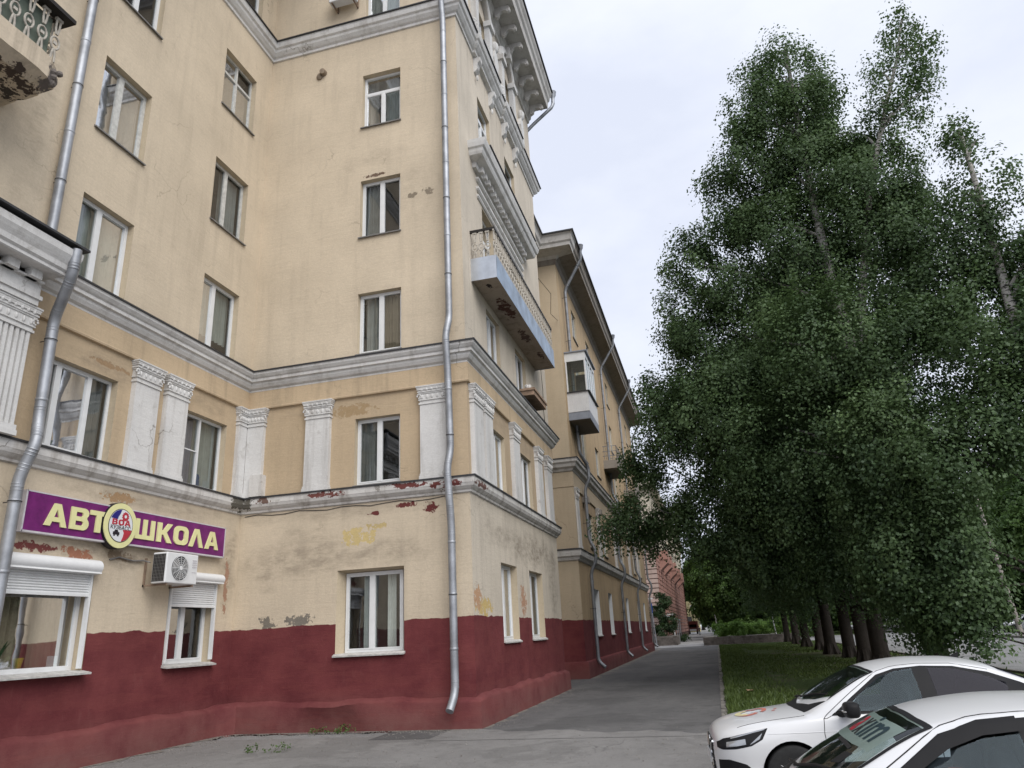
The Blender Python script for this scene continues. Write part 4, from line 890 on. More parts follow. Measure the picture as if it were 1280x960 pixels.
for r in range(18):
    z0, z1 = .9+r*.56, .9+r*.56+.455
    y = Y3+.05+(r % 2)*.7
    while y < 177:
        L = 1.35; seg = [(y, y+L)]
        for o in ops3:
            if o[2]-.1 < z1 and o[3]+.1 > z0: seg = [(a, b) for p, q in seg for a, b in ((p, min(q, o[0]-.12)), (max(p, o[1]+.12), q)) if b-a > .2]
        for a, b in seg: bk.box(X3, X3+.09+rj.random()*.02, a, b-.10, z0, z1)
        y += L
    for i in range(6): bk2.box(-14.8+i*1.45+(r % 2)*.0, -14.8+i*1.45+1.42, Y3-.07-rj.random()*.02, Y3, z0, z1)
o = bk.build('rusticated_blocks', M['red3'], B3); o['kind'] = 'stuff'; o = bk2.build('rusticated_blocks', M['pink3'], B3); o['kind'] = 'stuff'
bk3 = MB()
for r in range(12):
    for i in range(60): bk3.box(X3, X3+.05, Y3+i*1.43, Y3+i*1.43+1.37, 11.7+r*.56, 12.2+r*.56) if not any(o[0] < Y3+i*1.43+1.4 and o[1] > Y3+i*1.43 and o[2] < 12.2+r*.56 and o[3] > 11.7+r*.56 for o in ops3) else None
o = bk3.build('rusticated_blocks', M['cream3'], B3); o['kind'] = 'stuff'
for o in ops3:
    if o[2] == 10.8: continue
    mb = MB().box(X3-.25, X3-.2, o[0], o[1], o[2], o[3]); w = mb.build('window', M['glassd'], B3)
    MB().box(X3-.2, X3-.14, (o[0]+o[1])/2-.06, (o[0]+o[1])/2+.06, o[2], o[3]).box(X3-.2, X3-.14, o[0], o[0]+.1, o[2], o[3]).box(X3-.2, X3-.14, o[1]-.1, o[1], o[2], o[3]).build('frame', M['pvc'], w)
    MB().box(X3-.3, X3-.26, o[0]-.1, o[1]+.1, o[2]-.1, o[3]+.1).build('room_interior', M['room'], w)
P3 = [(-16, Y3), (X3, Y3), (X3, 178)]
MB().sweep(P3, [(0, 10.75), (.12, 10.8), (.3, 10.95), (.32, 11.15), (0, 11.25)]).build('string_course', M['pink3'], B3)
MB().sweep(P3, [(0, 18.3), (.2, 18.5), (.9, 18.8), (1.0, 19.2), (0, 19.5)]).build('eaves', M['cream3'], B3)
MB().box(-16, X3, Y3, 178, 19.3, 19.6).build('roof', M['roof'], B3)
for i, y in enumerate((100.3, 108.9, 121.8, 134.7, 147.6)):
    b = MB().prism(lambda u, d, z: (X3+u, y+d, z), [(0, 8.8), (.35, 9.2), (1.15, 9.9), (1.2, 10.3), (0, 10.3)], -1.5, 1.5).box(X3, X3+1.2, y-1.6, y+1.6, 10.3, 10.55).build('balcony', M['red3'], B3)
    MB().box(X3+1.08, X3+1.18, y-1.55, y+1.55, 10.55, 11.5).box(X3, X3+1.08, y-1.55, y-1.45, 10.55, 11.5).box(X3, X3+1.08, y+1.45, y+1.55, 10.55, 11.5).build('parapet', M['red3'], b)
    b = MB().box(X3, X3+1.2, y-1.6, y+1.6, 14.4, 14.7).build('balcony', M['cream3'], B3)
    MB().box(X3+1.1, X3+1.2, y-1.55, y+1.55, 14.7, 15.6).build('parapet', M['cream3'], b)
# entrance canopy and steps by the red house
CN = thing('entrance_canopy', 'grey sheet canopy over a dark basement entrance of the red house', 'canopy', (-5.4, 97, 0))
MB().add([(X3, 94.5, 3.4), (-4.6, 94.5, 2.75), (-4.6, 104, 2.75), (X3, 104, 3.4), (X3, 94.5, 3.3), (-4.6, 94.5, 2.65), (-4.6, 104, 2.65), (X3, 104, 3.3)], [(0, 1, 2, 3), (4, 5, 6, 7), (0, 1, 5, 4), (1, 2, 6, 5)]).build('roof', M['galv'], CN)
for y in (94.7, 99, 103.8): MB().box(-4.75, -4.65, y, y+.1, 0, 2.66).build('post', M['pipe_old'], CN)
MB().box(X3, -4.9, 94.6, 103.9, 0, .9).build('side_wall', M['soffit_dark'], CN)
M['stone'] = simple('rough_stone', (.16, .14, .125), .95, 0, .45, 3, .6)
def stone_wall(name, label, x0, x1, y0, y1, h, seed):
    T_ = thing(name, label, 'stone wall', ((x0+x1)/2, (y0+y1)/2, 0)); rg = random.Random(seed)
    MB().box(x0+.06, x1-.06, y0+.06, y1-.06, 0, h-.03).build('core', M['dirt'], T_)
    s = MB(); nr = max(3, int(h/.2))
    def row(p0, p1, along, fix, sgn):
        for r in range(nr):
            u = p0; z0 = h*r/nr
            while u < p1-.05:
                L = rg.uniform(.25, .6); e = min(u+L, p1); q = rg.uniform(.0, .05); z1 = z0+h/nr-.02
                if along == 'x': s.box(u, e-.025, *(sorted((fix+sgn*.1, fix-sgn*q))), z0, z1)
                else: s.box(*(sorted((fix+sgn*.1, fix-sgn*q))), u, e-.025, z0, z1)
                u = e
    row(x0, x1, 'x', y0, 1); row(y0, y1, 'y', x0, 1); row(y0, y1, 'y', x1, -1)
    o = s.build('stones', M['stone'], T_); o['kind'] = 'stuff'
    return T_
stone_wall('stone_planter', 'low stone planter wall around the green flower bed beyond the lawn', -1.45, 7.2, 79.2, 88, .78, 1)
stone_wall('stone_planter', 'low stone wall around the tall bush beside the red house', -7.2, -4.4, 86.5, 92, 1.0, 2)

# ================================================================== far yellow building
B4 = thing('yellow_building', 'small pale yellow building with a corner tower at the end of the street', 'building', (-8, 250, 0))
M['yel'] = plaster('yellow_far', (.62, .53, .28), .2)
MB().box(-20, -5.2, 240, 260, 0, 9.0).build('wall', M['yel'], B4); MB().box(-6.6, -2.8, 240, 244, 7.8, 15.5).build('tower', M['yel'], B4)
MB().box(-7.2, -2.2, 239.4, 244.6, 7.2, 7.8).box(-7, -2.5, 239.6, 244.4, 15.5, 16).build('cornice', M['trim'], B4); MB().lathe([(1.3, 16), (1.0, 17), (.3, 17.6), (.3, 19.5), (.02, 20)], (-4.7, 242, 0), 10).build('spire', M['trim'], B4)
for y in range(4): MB().box(-5.19, -5.15, 241+y*4.6, 242.6+y*4.6, 2, 4.4).build('window', M['room'], B4)
for x in (-8.5, -12): MB().box(x, x+1.4, 239.9, 239.98, 2, 4.5).build('window', M['room'], B4)

# ================================================================== foliage
def leaf_mat(name, a, b, trans=.25):
    t = NT(name); at = t.n('ShaderNodeAttribute', attribute_name='tint'); f = t.sep(at.outputs['Color'])
    c = t.mix(f[0], a, b); c = t.mix(t.rng(t.noise(t.obj(), .45, 4), .35, .65, 0, .45), c, tuple(x*.72 for x in a))
    d = t.n('ShaderNodeBsdfDiffuse', {'Color': c}).outputs[0]; tr = t.n('ShaderNodeBsdfTranslucent', {'Color': t.mix(.4, c, (b[0]*1.3, b[1]*1.4, b[2]))}).outputs[0]
    g = t.n('ShaderNodeBsdfGlossy', {'Color': (.9, .95, 1), 'Roughness': .45}).outputs[0]
    m1 = t.n('ShaderNodeMixShader', {0: trans, 1: d, 2: tr}).outputs[0]; m2 = t.n('ShaderNodeMixShader', {0: .018, 1: m1, 2: g}).outputs[0]
    t.t.links.new(m2, t.out.inputs[0]); return t.m
M['leaf'] = leaf_mat('birch_leaves', (.054, .092, .038), (.125, .188, .076))
M['leaf_far'] = leaf_mat('far_leaves', (.050, .095, .025), (.11, .18, .045))
M['leaf_bright'] = leaf_mat('bright_shrub_leaves', (.09, .17, .03), (.19, .31, .07))
M['leaf_dark'] = leaf_mat('dark_bush_leaves', (.022, .042, .015), (.05, .085, .028))
t = NT('birch_bark'); p = t.obj(); z = t.sep(p)[2]
n = t.noise(t.scale(p, (2.2, 2.2, 9)), 1.6, 5, .65); n2 = t.noise(p, 6, 5, .7)
wc = t.mix(t.rng(n, .54, .60), (.42, .40, .37), (.03, .028, .025)); dk = t.mix(n2, (.014, .012, .010), (.055, .046, .039))
zz = t.math('ADD', z, t.math('MULTIPLY', n2, 3.0))
M['bark'] = t.bsdf(t.mix(t.rng(zz, 6.5, 8.5), dk, wc), .9, t.bump(n2, .8, .04), spec=.15)
M['bark_dark'] = simple('dark_bark', (.04, .034, .028), .95, 0, .4, 6, .7)

def leaves_mesh(name, C, size, rng, mat, droop=.55, N=None):
    n = len(C); q = rng.normal(size=(n, 3)); q /= np.linalg.norm(q, axis=1)[:, None]
    nn = q if N is None else N*1.05+q*.75; nn /= np.linalg.norm(nn, axis=1)[:, None]
    d = rng.normal(size=(n, 3)); d[:, 2] -= droop*1.6; d -= nn*np.sum(d*nn, axis=1)[:, None]; d /= np.linalg.norm(d, axis=1)[:, None]
    s = np.cross(nn, d)
    L = size*rng.uniform(.7, 1.25, (n, 1)); Wd = L*rng.uniform(.33, .45, (n, 1))
    v = np.empty((n, 4, 3)); v[:, 0] = C-d*L*.5; v[:, 1] = C-d*L*.08+s*Wd+nn*L*.06; v[:, 2] = C+d*L*.5; v[:, 3] = C-d*L*.08-s*Wd+nn*L*.06
    me = bpy.data.meshes.new(name); me.vertices.add(4*n); me.vertices.foreach_set('co', v.ravel().astype(np.float32))
    me.loops.add(4*n); me.loops.foreach_set('vertex_index', np.arange(4*n, dtype=np.int32))
    me.polygons.add(n); me.polygons.foreach_set('loop_start', np.arange(0, 4*n, 4, dtype=np.int32))
    me.update(calc_edges=True)
    return me, n
def set_tint(me, t):
    a = me.color_attributes.new('tint', 'FLOAT_COLOR', 'POINT'); c = np.ones((len(t)*4, 4), np.float32); c[:, 0] = np.repeat(t, 4); a.data.foreach_set('color', c.ravel())
def crown_points(lobes, per, leaves, rng, spread=(.24, .24, .40), outer=.5, thin=None):
    """leaf positions in hanging sprays: each lobe carries a few boughs, each bough several sprays; returns points, tints, normals"""
    C = []; T = []; NN = []
    for x, y, z, r in lobes:
        k_ = (.36 if z > thin else 1.22) if thin else 1.1
        n = max(6, int(per*r*r*k_)); nb = max(9, int(n/6)); o = np.array((x, y, z))
        bd = rng.normal(size=(nb, 3)); bd /= np.linalg.norm(bd, axis=1)[:, None]; br = r*rng.uniform(.25, 1, (nb, 1))**outer
        bc = o+bd*br*np.array((1.05, 1.05, .95)); bt = np.clip(rng.normal(.45, .20, nb), 0, 1)
        for i in range(n):
            b = rng.integers(nb); w = .26*r+.12; off = rng.normal(size=3)*np.array((w*.62, w*.62, w*.40)); c = bc[b]+off
            k = int(leaves*rng.uniform(.5, 1.5)); sp = rng.uniform(.6, 1.2); e = np.clip(rng.normal(size=(k, 3)), -1.7, 1.7)*np.array(spread)*sp
            e[:, 2] -= np.abs(e[:, 2])*.25
            nv = bd[b]*.7+off/(np.linalg.norm(off)+.01)*.5+np.array((0, 0, .75)); el = e/(np.array(spread)*1.5)
            C.append(c+e); T.append(np.clip(bt[b]+rng.normal(0, .10)+rng.normal(0, .10, k), 0, 1)); NN.append(nv+el*.6)
    N = np.concatenate(NN); N /= np.linalg.norm(N, axis=1)[:, None]
    return np.concatenate(C), np.concatenate(T), N
def limbs(mb, base, trunk, lobes, rng, r0, every=1, extra=()):
    tr = [Vector(p) for p in trunk]; L = len(tr); dense = [a.lerp(b, k/6) for q in [tr]+[[Vector(p) for p in e] for e in extra] for a, b in zip(q[:-1], q[1:]) for k in range(6)]
    mb.tube(trunk, [r0*(1-.88*(i/(L-1)))**.9+.015 for i in range(L)], 12)
    for i, (x, y, z, r) in enumerate(lobes):
        if i % every: continue
        c = Vector((x, y, z)); cand = [p for p in dense if 1.8 < p.z < z-.3] or dense
        a = min(cand, key=lambda p: math.hypot(p.x-x, p.y-y)*.9+abs(p.z-(z-.6*math.hypot(p.x-x, p.y-y)-.4))); m = (a+c)/2+Vector((rng.normal()*.2, rng.normal()*.2, .3)); rad = .035+.018*r
        mb.tube([a, a.lerp(m, .5)+Vector((0, 0, .1)), m, c, c+Vector((rng.normal()*.4, rng.normal()*.4, -.3))], [rad, rad*.85, rad*.65, rad*.35, .008], 7)
def tree(name, label, base, trunk, lobes, r0, per, leaves, size, seed, leafm, barkm, group=None, every=1, forks=(), thin=None):
    rng = np.random.default_rng(seed); T = thing(name, label, 'tree', base, group, world=False)
    rel = lambda p: (p[0]-base[0], p[1]-base[1], p[2]-base[2])
    tk = [rel(p) for p in trunk]; lb = [(*rel(l[:3]), l[3]) for l in lobes]
    mb = MB(); ex = [[rel(p) for p in f] for f in forks]; limbs(mb, (0, 0), tk, lb, rng, r0, every, ex)
    for f in ex: mb.tube(f, [.15*(1-.85*i/(len(f)-1)) for i in range(len(f))], 8)
    for k in range(6):       # root flare
        a = k*1.05+.3; mb.tube([(math.cos(a)*r0*.6, math.sin(a)*r0*.6, .55), (math.cos(a)*r0*1.1, math.sin(a)*r0*1.1, .12), (math.cos(a)*r0*1.7, math.sin(a)*r0*1.7, -.12)], [r0*.45, r0*.40, r0*.15], 6)
    me = mb.mesh('trunk', barkm, True); link('trunk', me, T, True)
    C, t, N = crown_points(lb, per, leaves, rng, (.22, .22, .34) if size < .13 else (.3, .3, .42), .5, thin); ml, n = leaves_mesh('crown', C, size, rng, leafm, .55, N); ml.materials.append(leafm); set_tint(ml, t); link('crown', ml, T, True)
    return T
GB_ = 'birch trees in a row on the lawn'
lob = [(5.4,24.0,22.5,.8), (5.2,24.0,21.8,1.1), (4.6,24.0,21.2,1.1), (6.2,24.2,21.3,.8), (5.5,24.1,20.9,1.3), (6.2,24.3,19.8,1.2), (5.3,24.2,19.3,1.6), (4.3,24,18.9,1.5), (3.9,24.0,19.9,1.2), (4.4,24.0,20.3,1.2), (6.7,24.4,18.6,1.2), (9.9,24.0,21.4,.55), (9.6,24,19.4,.75), (7.9,24.5,14.8,1.5), (5.6,25.0,20.0,1.4), (3.6,24.0,18.0,1.5), (5.6,25.0,17.3,1.9), (9.5,24.0,22.5,0.55), (9.3,24.0,21.7,0.7), (9.0,24.0,20.7,0.9), (8.7,24.0,19.7,1.0), (8.2,24.0,18.5,1.0), (7.6,24.1,17.3,1.2), (7.1,24.0,16.1,1.5), (2.5,25.0,16.4,1.5), (1.3,25.0,14.6,1.2), (4.2,25.0,14.4,2.3), (6.9,25.0,13.5,2.4), (8.4,23.5,11.7,2.1), (0.5,26.0,12.9,1.35), (2.4,26.0,11.9,2.4), (4.6,23.0,9.8,2.2), (7.0,23.0,9.2,2.2), (1.4,25.5,8.9,2.2), (3.3,24.0,7.1,2.3), (5.3,22.3,6.2,2.0), (5.2,22.6,2.7,.85), (5.5,22.3,1.6,.5), (5.0,22.8,3.8,1.1), (4.3,25.0,4.1,1.7), (2.6,25.5,5.4,1.6)]
bt = [(5.9, 24, -.1), (5.85, 24, 2), (5.7, 24, 5), (5.6, 24, 8), (5.4, 24.1, 10.5), (5.3, 24.2, 13), (5.25, 24.2, 16), (5.3, 24.1, 19), (5.4, 24, 22.6)]
T1 = tree('birch_tree', 'tallest birch with twin tops and pale marked bark showing through its crown', (5.9, 24, .05), bt, lob, .30, 44, 88, .10, 11, M['leaf'], M['bark'], GB_, 1, [[(5.5, 24.1, 9.0), (6.2, 24.1, 12.5), (7.1, 24, 16), (8.2, 24, 19), (9.0, 24, 21), (9.5, 24, 22.7)]], 18)
lob = [(9.4,22.0,16.2,0.5), (9.4,22.0,15.5,0.75), (9.6,22.0,14.6,1.0), (9.3,22.0,13.9,.9), (8.7,22.0,13.1,1.3), (9.9,22.0,11.0,1.5), (11.5, 21.5, 12.2, 1.4), (8.9,21.5,8.6,1.9), (11.3,21.5,9.3,1.9), (6.8,21.0,5.9,1.6), (8.6,20.8,6.9,1.5), (5.5,22.0,3.6,1.5), (5.9,21.0,3.9,1.0), (5.8,21.0,1.95,.75), (6.0,20.5,2.5,.75), (6.1,20.7,1.5,.5)]
tree('birch_tree', 'birch with branches sweeping down to the ground by the roadside', (9.0, 21.5, .05), [(9.0, 21.5, -.1), (9.0, 21.5, 2), (9.1, 21.5, 6), (9.2, 21.7, 10), (9.35, 21.9, 13), (9.4, 22, 16.3)], lob, .24, 44, 88, .10, 12, M['leaf'], M['bark'], GB_, 1, (), 13)
lob = [(-0.4,27.0,10.1,1.5), (1.2,26.6,8.7,2.3), (-1.7,28.0,8.3,1.15), (-1.5,28.0,6.2,1.1), (0.5,27.4,5.6,1.6), (2.2,27.5,5.1,2.0), (-3.0, 29, 5.85, .75), (-3.75, 29, 5.8, .45), (-2.3, 28.7, 6.0, .9), (3.5, 31, 9, 2.5), (5.5, 32, 12, 2.6), (7, 31, 9, 2.6), (5.2, 31.5, 15.5, 2.0), (5.4, 30, 5.6, 2.0), (7.6, 31, 5.4, 2.1), (1.0, 30, 12, 1.8), (2.0, 28.4, 3.7, 1.1), (3.6, 29.5, 3.5, 1.2), (-1.9, 28.4, 4.9, .4)]
tree('birch_tree', 'birch whose long limbs reach over the path toward the ochre house', (5.8, 31.5, .05), [(5.8, 31.5, -.1), (5.8, 31.5, 2.5), (5.8, 31.4, 6), (5.7, 31.4, 10), (5.4, 31.5, 14), (5.3, 31.5, 17)], lob, .31, 44, 80, .105, 13, M['leaf'], M['bark'], GB_)
# the rest of the row: one crown, shared data
rg = random.Random(9); lob = []
for i in range(22):
    z = 4.0+i*.60; r = 3.6*(1-abs(z-8)/14); a = i*2.4; lob.append((math.cos(a)*r*.75, math.sin(a)*r*.75, z, 1.5+.5*rg.random()))
TR = tree('birch_tree', 'Seventh birch of the row counted from the stone planter, dark trunked', (6.1, 36.5, .05), [(6.1, 36.5, -.1), (6.1, 36.5, 3), (6.0, 36.5, 8), (6.1, 36.5, 13), (6.1, 36.5, 17)], [(x+6.1, y+36.5, z, r) for x, y, z, r in lob], .30, 34, 44, .16, 14, M['leaf'], M['bark'], GB_)
def copy_tree(root, loc, rz, s, label=None, group=None):
    r = root.copy(); COL.objects.link(r); r.location = loc; r.rotation_euler = (0, 0, rz); r.scale = (s, s, s)
    if label: r['label'] = label
    if group: r['group'] = group
    for ch in list(root.children):
        c = ch.copy(); COL.objects.link(c); c.parent = r
    return r
for i, (x, y) in enumerate(((6.25, 41.5), (6.05, 46.5), (6.3, 53), (6.2, 60), (6.3, 68), (6.25, 76))): copy_tree(TR, (x, y, .05), i*1.9, 1+.06*math.sin(i*2.1), '%s birch of the row counted from the stone planter, dark trunked' % ('Sixth', 'Fifth', 'Fourth', 'Third', 'Second', 'First')[i])
# far broadleaf trees
lob = []
for i in range(26):
    z = 2.6+i*.42; r = 3.4*math.sin(min(1, (z-1.5)/11)*math.pi*.95)+.4; a = i*2.4; lob.append((math.cos(a)*r*.8, math.sin(a)*r*.8, z, 1.5+.6*rg.random()))
TF = tree('leafy_tree', 'green broadleaf tree in the park beyond the flower bed', (4.5, 112, 0), [(4.5, 112, -.1), (4.5, 112, 3), (4.6, 112, 8), (4.5, 112, 12)], [(x+4.5, y+112, z, r) for x, y, z, r in lob], .3, 26, 30, .34, 21, M['leaf_far'], M['bark_dark'], 'park trees at the far end of the street')
for i, (x, y, s) in enumerate(((9, 108, 1.0), (1.8, 128, 1.05), (13.5, 118, 1.1), (6.5, 135, 1.3), (11, 150, 1.5), (.8, 175, 1.4), (4, 200, 1.6), (-1.5, 285, 1.6), (7.5, 98, .8), (18, 130, 1.4), (1.5, 230, 1.7), (-5, 300, 1.8), (3, 105, .9), (16, 108, 1.2), (22, 150, 1.7), (28, 165, 1.8))):
    copy_tree(TF, (x, y, 0), i*1.3, s)
for i, (x, y, s) in enumerate(((36, 70, 1.15), (40, 82, 1.2), (35, 92, 1.1), (43, 66, 1.3), (37, 108, 1.3), (46, 95, 1.4), (33.5, 126, 1.4), (25.5, 99, .95), (30, 101, 1.0), (31.5, 117, 1.2), (27, 122, 1.2), (23.5, 128, 1.2), (38, 58, 1.1), (44, 120, 1.5), (36, 145, 1.6))):
    copy_tree(TF, (x, y, 0), i*1.7+.4, s, 'green broadleaf tree on the far side of the road', 'trees across the road')
def shrub(name, label, cat, lobes, per, leaves, size, seed, mat, base, spread=(.16, .16, .16), group=None, droop=-.3, stems=True):
    rng = np.random.default_rng(seed); T = thing(name, label, cat, base, group, world=False); lb = [(l[0]-base[0], l[1]-base[1], l[2]-base[2], l[3]) for l in lobes]
    if stems:
        mb = MB()
        for x, y, z, r in lb: mb.tube([(x*.35, y*.35, -.05), (x*.8, y*.8, z*.6), (x, y, z)], [.035, .025, .008], 6)
        link('stem', mb.mesh('stem', M['bark_dark'], True), T, True)
    C, t, N = crown_points(lb, per, leaves, rng, spread, .5); ml, n = leaves_mesh('foliage', C, size, rng, mat, droop, N); ml.materials.append(mat); set_tint(ml, t); link('foliage', ml, T, True)
    return T
shrub('bush', 'tall dark green bush behind the stone wall by the red house', 'bush', [(-6.0, 88.6, 1.6, .8), (-5.4, 89.4, 2.6, .9), (-6.2, 89.8, 3.6, .9), (-5.6, 90.2, 4.6, .8), (-6.0, 90, 5.4, .6), (-5.2, 90.6, 1.8, .7)], 60, 40, .16, 31, M['leaf_dark'], (-5.8, 89.5, .9))
shrub('clipped_hedge', 'bright clipped hedge at the back of the stone planter', 'hedge', [(1.0+i*.42, 83.2+.1*math.sin(i), .95+(i % 3)*.33, .42) for i in range(12)]+[(1.0+i*.42, 83.8, 1.55, .4) for i in range(12)], 90, 40, .11, 32, M['leaf_bright'], (3, 83.5, .6))
for i, (x, y, lab) in enumerate(((.3, 80.6, 'leafy light green perennials at the left end of the stone planter'), (2.0, 80.5, 'light green perennials in front of the clipped hedge in the stone planter'), (5.9, 80.4, 'round light green shrub at the foot of the blue sign post'))):
    shrub('perennial_clump', lab, 'plant', [(x+dx, y+dy, 1.05+.25*k, .42) for k, (dx, dy) in enumerate(((0, 0), (.55, .1), (-.4, .2), (.2, .4)))], 110, 36, .14, 41+i, M['leaf_bright'], (x, y, .7), (.12, .12, .16), None, -1.2, False)
shrub('bush', 'shrubby undergrowth under the park trees behind the hedge', 'bush', [(2+i*1.1, 95+math.sin(i*2)*1.2, 1.0+.5*(i % 2), 1.0) for i in range(9)], 40, 36, .2, 51, M['leaf_far'], (6, 95, 0))
shrub('bush', 'long dark row of bushes across the road behind the silver car', 'bush', [(21+i*1.3, 96+math.sin(i*2)*1.2, 1.2+.7*(i % 2), 1.3) for i in range(18)], 30, 36, .24, 53, M['leaf_dark'], (32, 96, 0))
shrub('bush', 'low greenery beside the path at the basement entrance', 'bush', [(-4.3, 101, .5, .4), (-4.2, 102.2, .6, .45), (-4.4, 103.4, .5, .4)], 90, 30, .12, 52, M['leaf_dark'], (-4.3, 102, 0))
# grass blades on the lawn
rng = np.random.default_rng(8); n = 60000
Yg = 17.5+(rng.random(n)**1.7)*58; Xg = rng.uniform(.0, 8.8, n)
nzv = np.sin(Xg*1.3+.5)*np.sin(Yg*.41+1)+np.sin(Xg*.7+Yg*.23)+rng.normal(0, .5, n)
keep = (nzv < .25) | (Xg < 1.6) | (Yg < 21); Xg, Yg = Xg[keep], Yg[keep]; n = len(Xg)
h = rng.uniform(.05, .13, n)*(1+.5*(Xg < .3)); a = rng.uniform(0, 6.28, n); w = rng.uniform(.008, .02, n)*(1+Yg/45); ln = rng.normal(0, .05, (n, 2))
b = np.stack([Xg, Yg, np.full(n, .04)], 1); sd2 = np.stack([np.cos(a)*w, np.sin(a)*w, np.zeros(n)], 1)
v = np.empty((n, 3, 3)); v[:, 0] = b-sd2; v[:, 1] = b+sd2; v[:, 2] = b+np.stack([ln[:, 0], ln[:, 1], h], 1)
me = bpy.data.meshes.new('grass'); me.vertices.add(3*n); me.vertices.foreach_set('co', v.ravel().astype(np.float32)); me.loops.add(3*n); me.loops.foreach_set('vertex_index', np.arange(3*n, dtype=np.int32)); me.polygons.add(n); me.polygons.foreach_set('loop_start', np.arange(0, 3*n, 3, dtype=np.int32)); me.update(calc_edges=True)
M['grass'] = leaf_mat('grass_blades', (.055, .085, .020), (.12, .165, .045), .2)
a_ = me.color_attributes.new('tint', 'FLOAT_COLOR', 'POINT'); c_ = np.ones((3*n, 4), np.float32); c_[:, 0] = np.repeat(rng.random(n), 3); a_.data.foreach_set('color', c_.ravel()); me.materials.append(M['grass'])
o = link('grass', me); o['kind'] = 'stuff'; o['label'] = 'short patchy grass on the lawn under the birches'; o['category'] = 'grass'
# weeds in the cracks of the yard
for i, (x, y, lab) in enumerate(((-9.15, 14.45, 'small weeds sprouting from a crack in the yard asphalt'), (-9.25, 17.30, 'low weeds at the foot of the red plinth'))):
    pts = [(x+dx, y+dy*.4, .06, .06) for dx, dy in (((-.4, 0), (-.15, .1), (.25, 0), (.33, .1)) if i == 0 else ((-.4, 0), (-.2, 0), (0, 0), (.2, 0), (.35, 0)) if i == 1 else ((0, 0), (.1, .2)))]
    shrub('weeds', lab, 'weeds', pts, 900, 8, .045, 61+i, M['leaf_far'], (x, y, 0), (.05, .04, .04), None, -.8, False)
o = link('dead_leaf', MB().add([(.62, 24.0, .10), (.80, 24.05, .11), (.78, 24.3, .10), (.6, 24.25, .12)], [(0, 1, 2, 3)]).mesh('dead_leaf', simple('dead_leaf', (.45, .30, .18), .9)), None); tag(o, 'single pale fallen leaf on the grass near the path', 'leaf')
# ================================================================== cars
def cr(tab, x):
    """smooth (monotone-ish Hermite) interpolation of a table"""
    X = [p[0] for p in tab]; Y = [p[1] for p in tab]; n = len(X)
    if x <= X[0]: return Y[0]
    if x >= X[-1]: return Y[-1]
    i = max(k for k in range(n-1) if X[k] <= x); h = X[i+1]-X[i]; t = (x-X[i])/h
    def sl(k):
        if k == 0: return (Y[1]-Y[0])/(X[1]-X[0])
        if k == n-1: return (Y[-1]-Y[-2])/(X[-1]-X[-2])
        a, b = (Y[k]-Y[k-1])/(X[k]-X[k-1]), (Y[k+1]-Y[k])/(X[k+1]-X[k])
        return 0 if a*b <= 0 else 2*a*b/(a+b)
    m0, m1 = sl(i)*h, sl(i+1)*h
    return Y[i]*(2*t**3-3*t*t+1)+m0*(t**3-2*t*t+t)+Y[i+1]*(3*t*t-2*t**3)+m1*(t**3-t*t)
ZT = [(0, .66), (.02, .735), (.08, .80), (.3, .875), (.6, .925), (.95, .965), (1.10, .985), (1.2, 1.035), (1.5, 1.215), (1.8, 1.375), (1.95, 1.425), (2.1, 1.458), (2.5, 1.495), (2.9, 1.485), (3.2, 1.44), (3.5, 1.33), (3.75, 1.215), (3.95, 1.11), (4.05, 1.085), (4.3, 1.07), (4.37, 1.02), (4.41, .85)]
ZB = [(0, .60), (.06, .69), (.3, .775), (.6, .825), (1.0, .885), (1.3, .915), (2.5, .965), (3.5, 1.01), (4.1, 1.02), (4.41, .82)]
WB = [(0, .40), (.03, .52), (.10, .63), (.25, .725), (.5, .785), (1, .825), (2, .84), (3.3, .83), (4, .78), (4.3, .70), (4.41, .58)]
WM = [(0, .46), (.03, .58), (.10, .70), (.22, .79), (.4, .845), (.8, .875), (2, .878), (3.5, .878), (4.1, .84), (4.35, .72), (4.41, .62)]
WT = [(0, .30), (.05, .46), (.2, .60), (.6, .68), (1.0, .705), (1.25, .70), (1.5, .655), (1.95, .575), (2.5, .565), (3.0, .555), (3.4, .55), (3.8, .585), (4.05, .66), (4.35, .58), (4.41, .5)]
M['cabin'] = simple('car_interior', (.07, .068, .066), .8, 0, .2, 6)
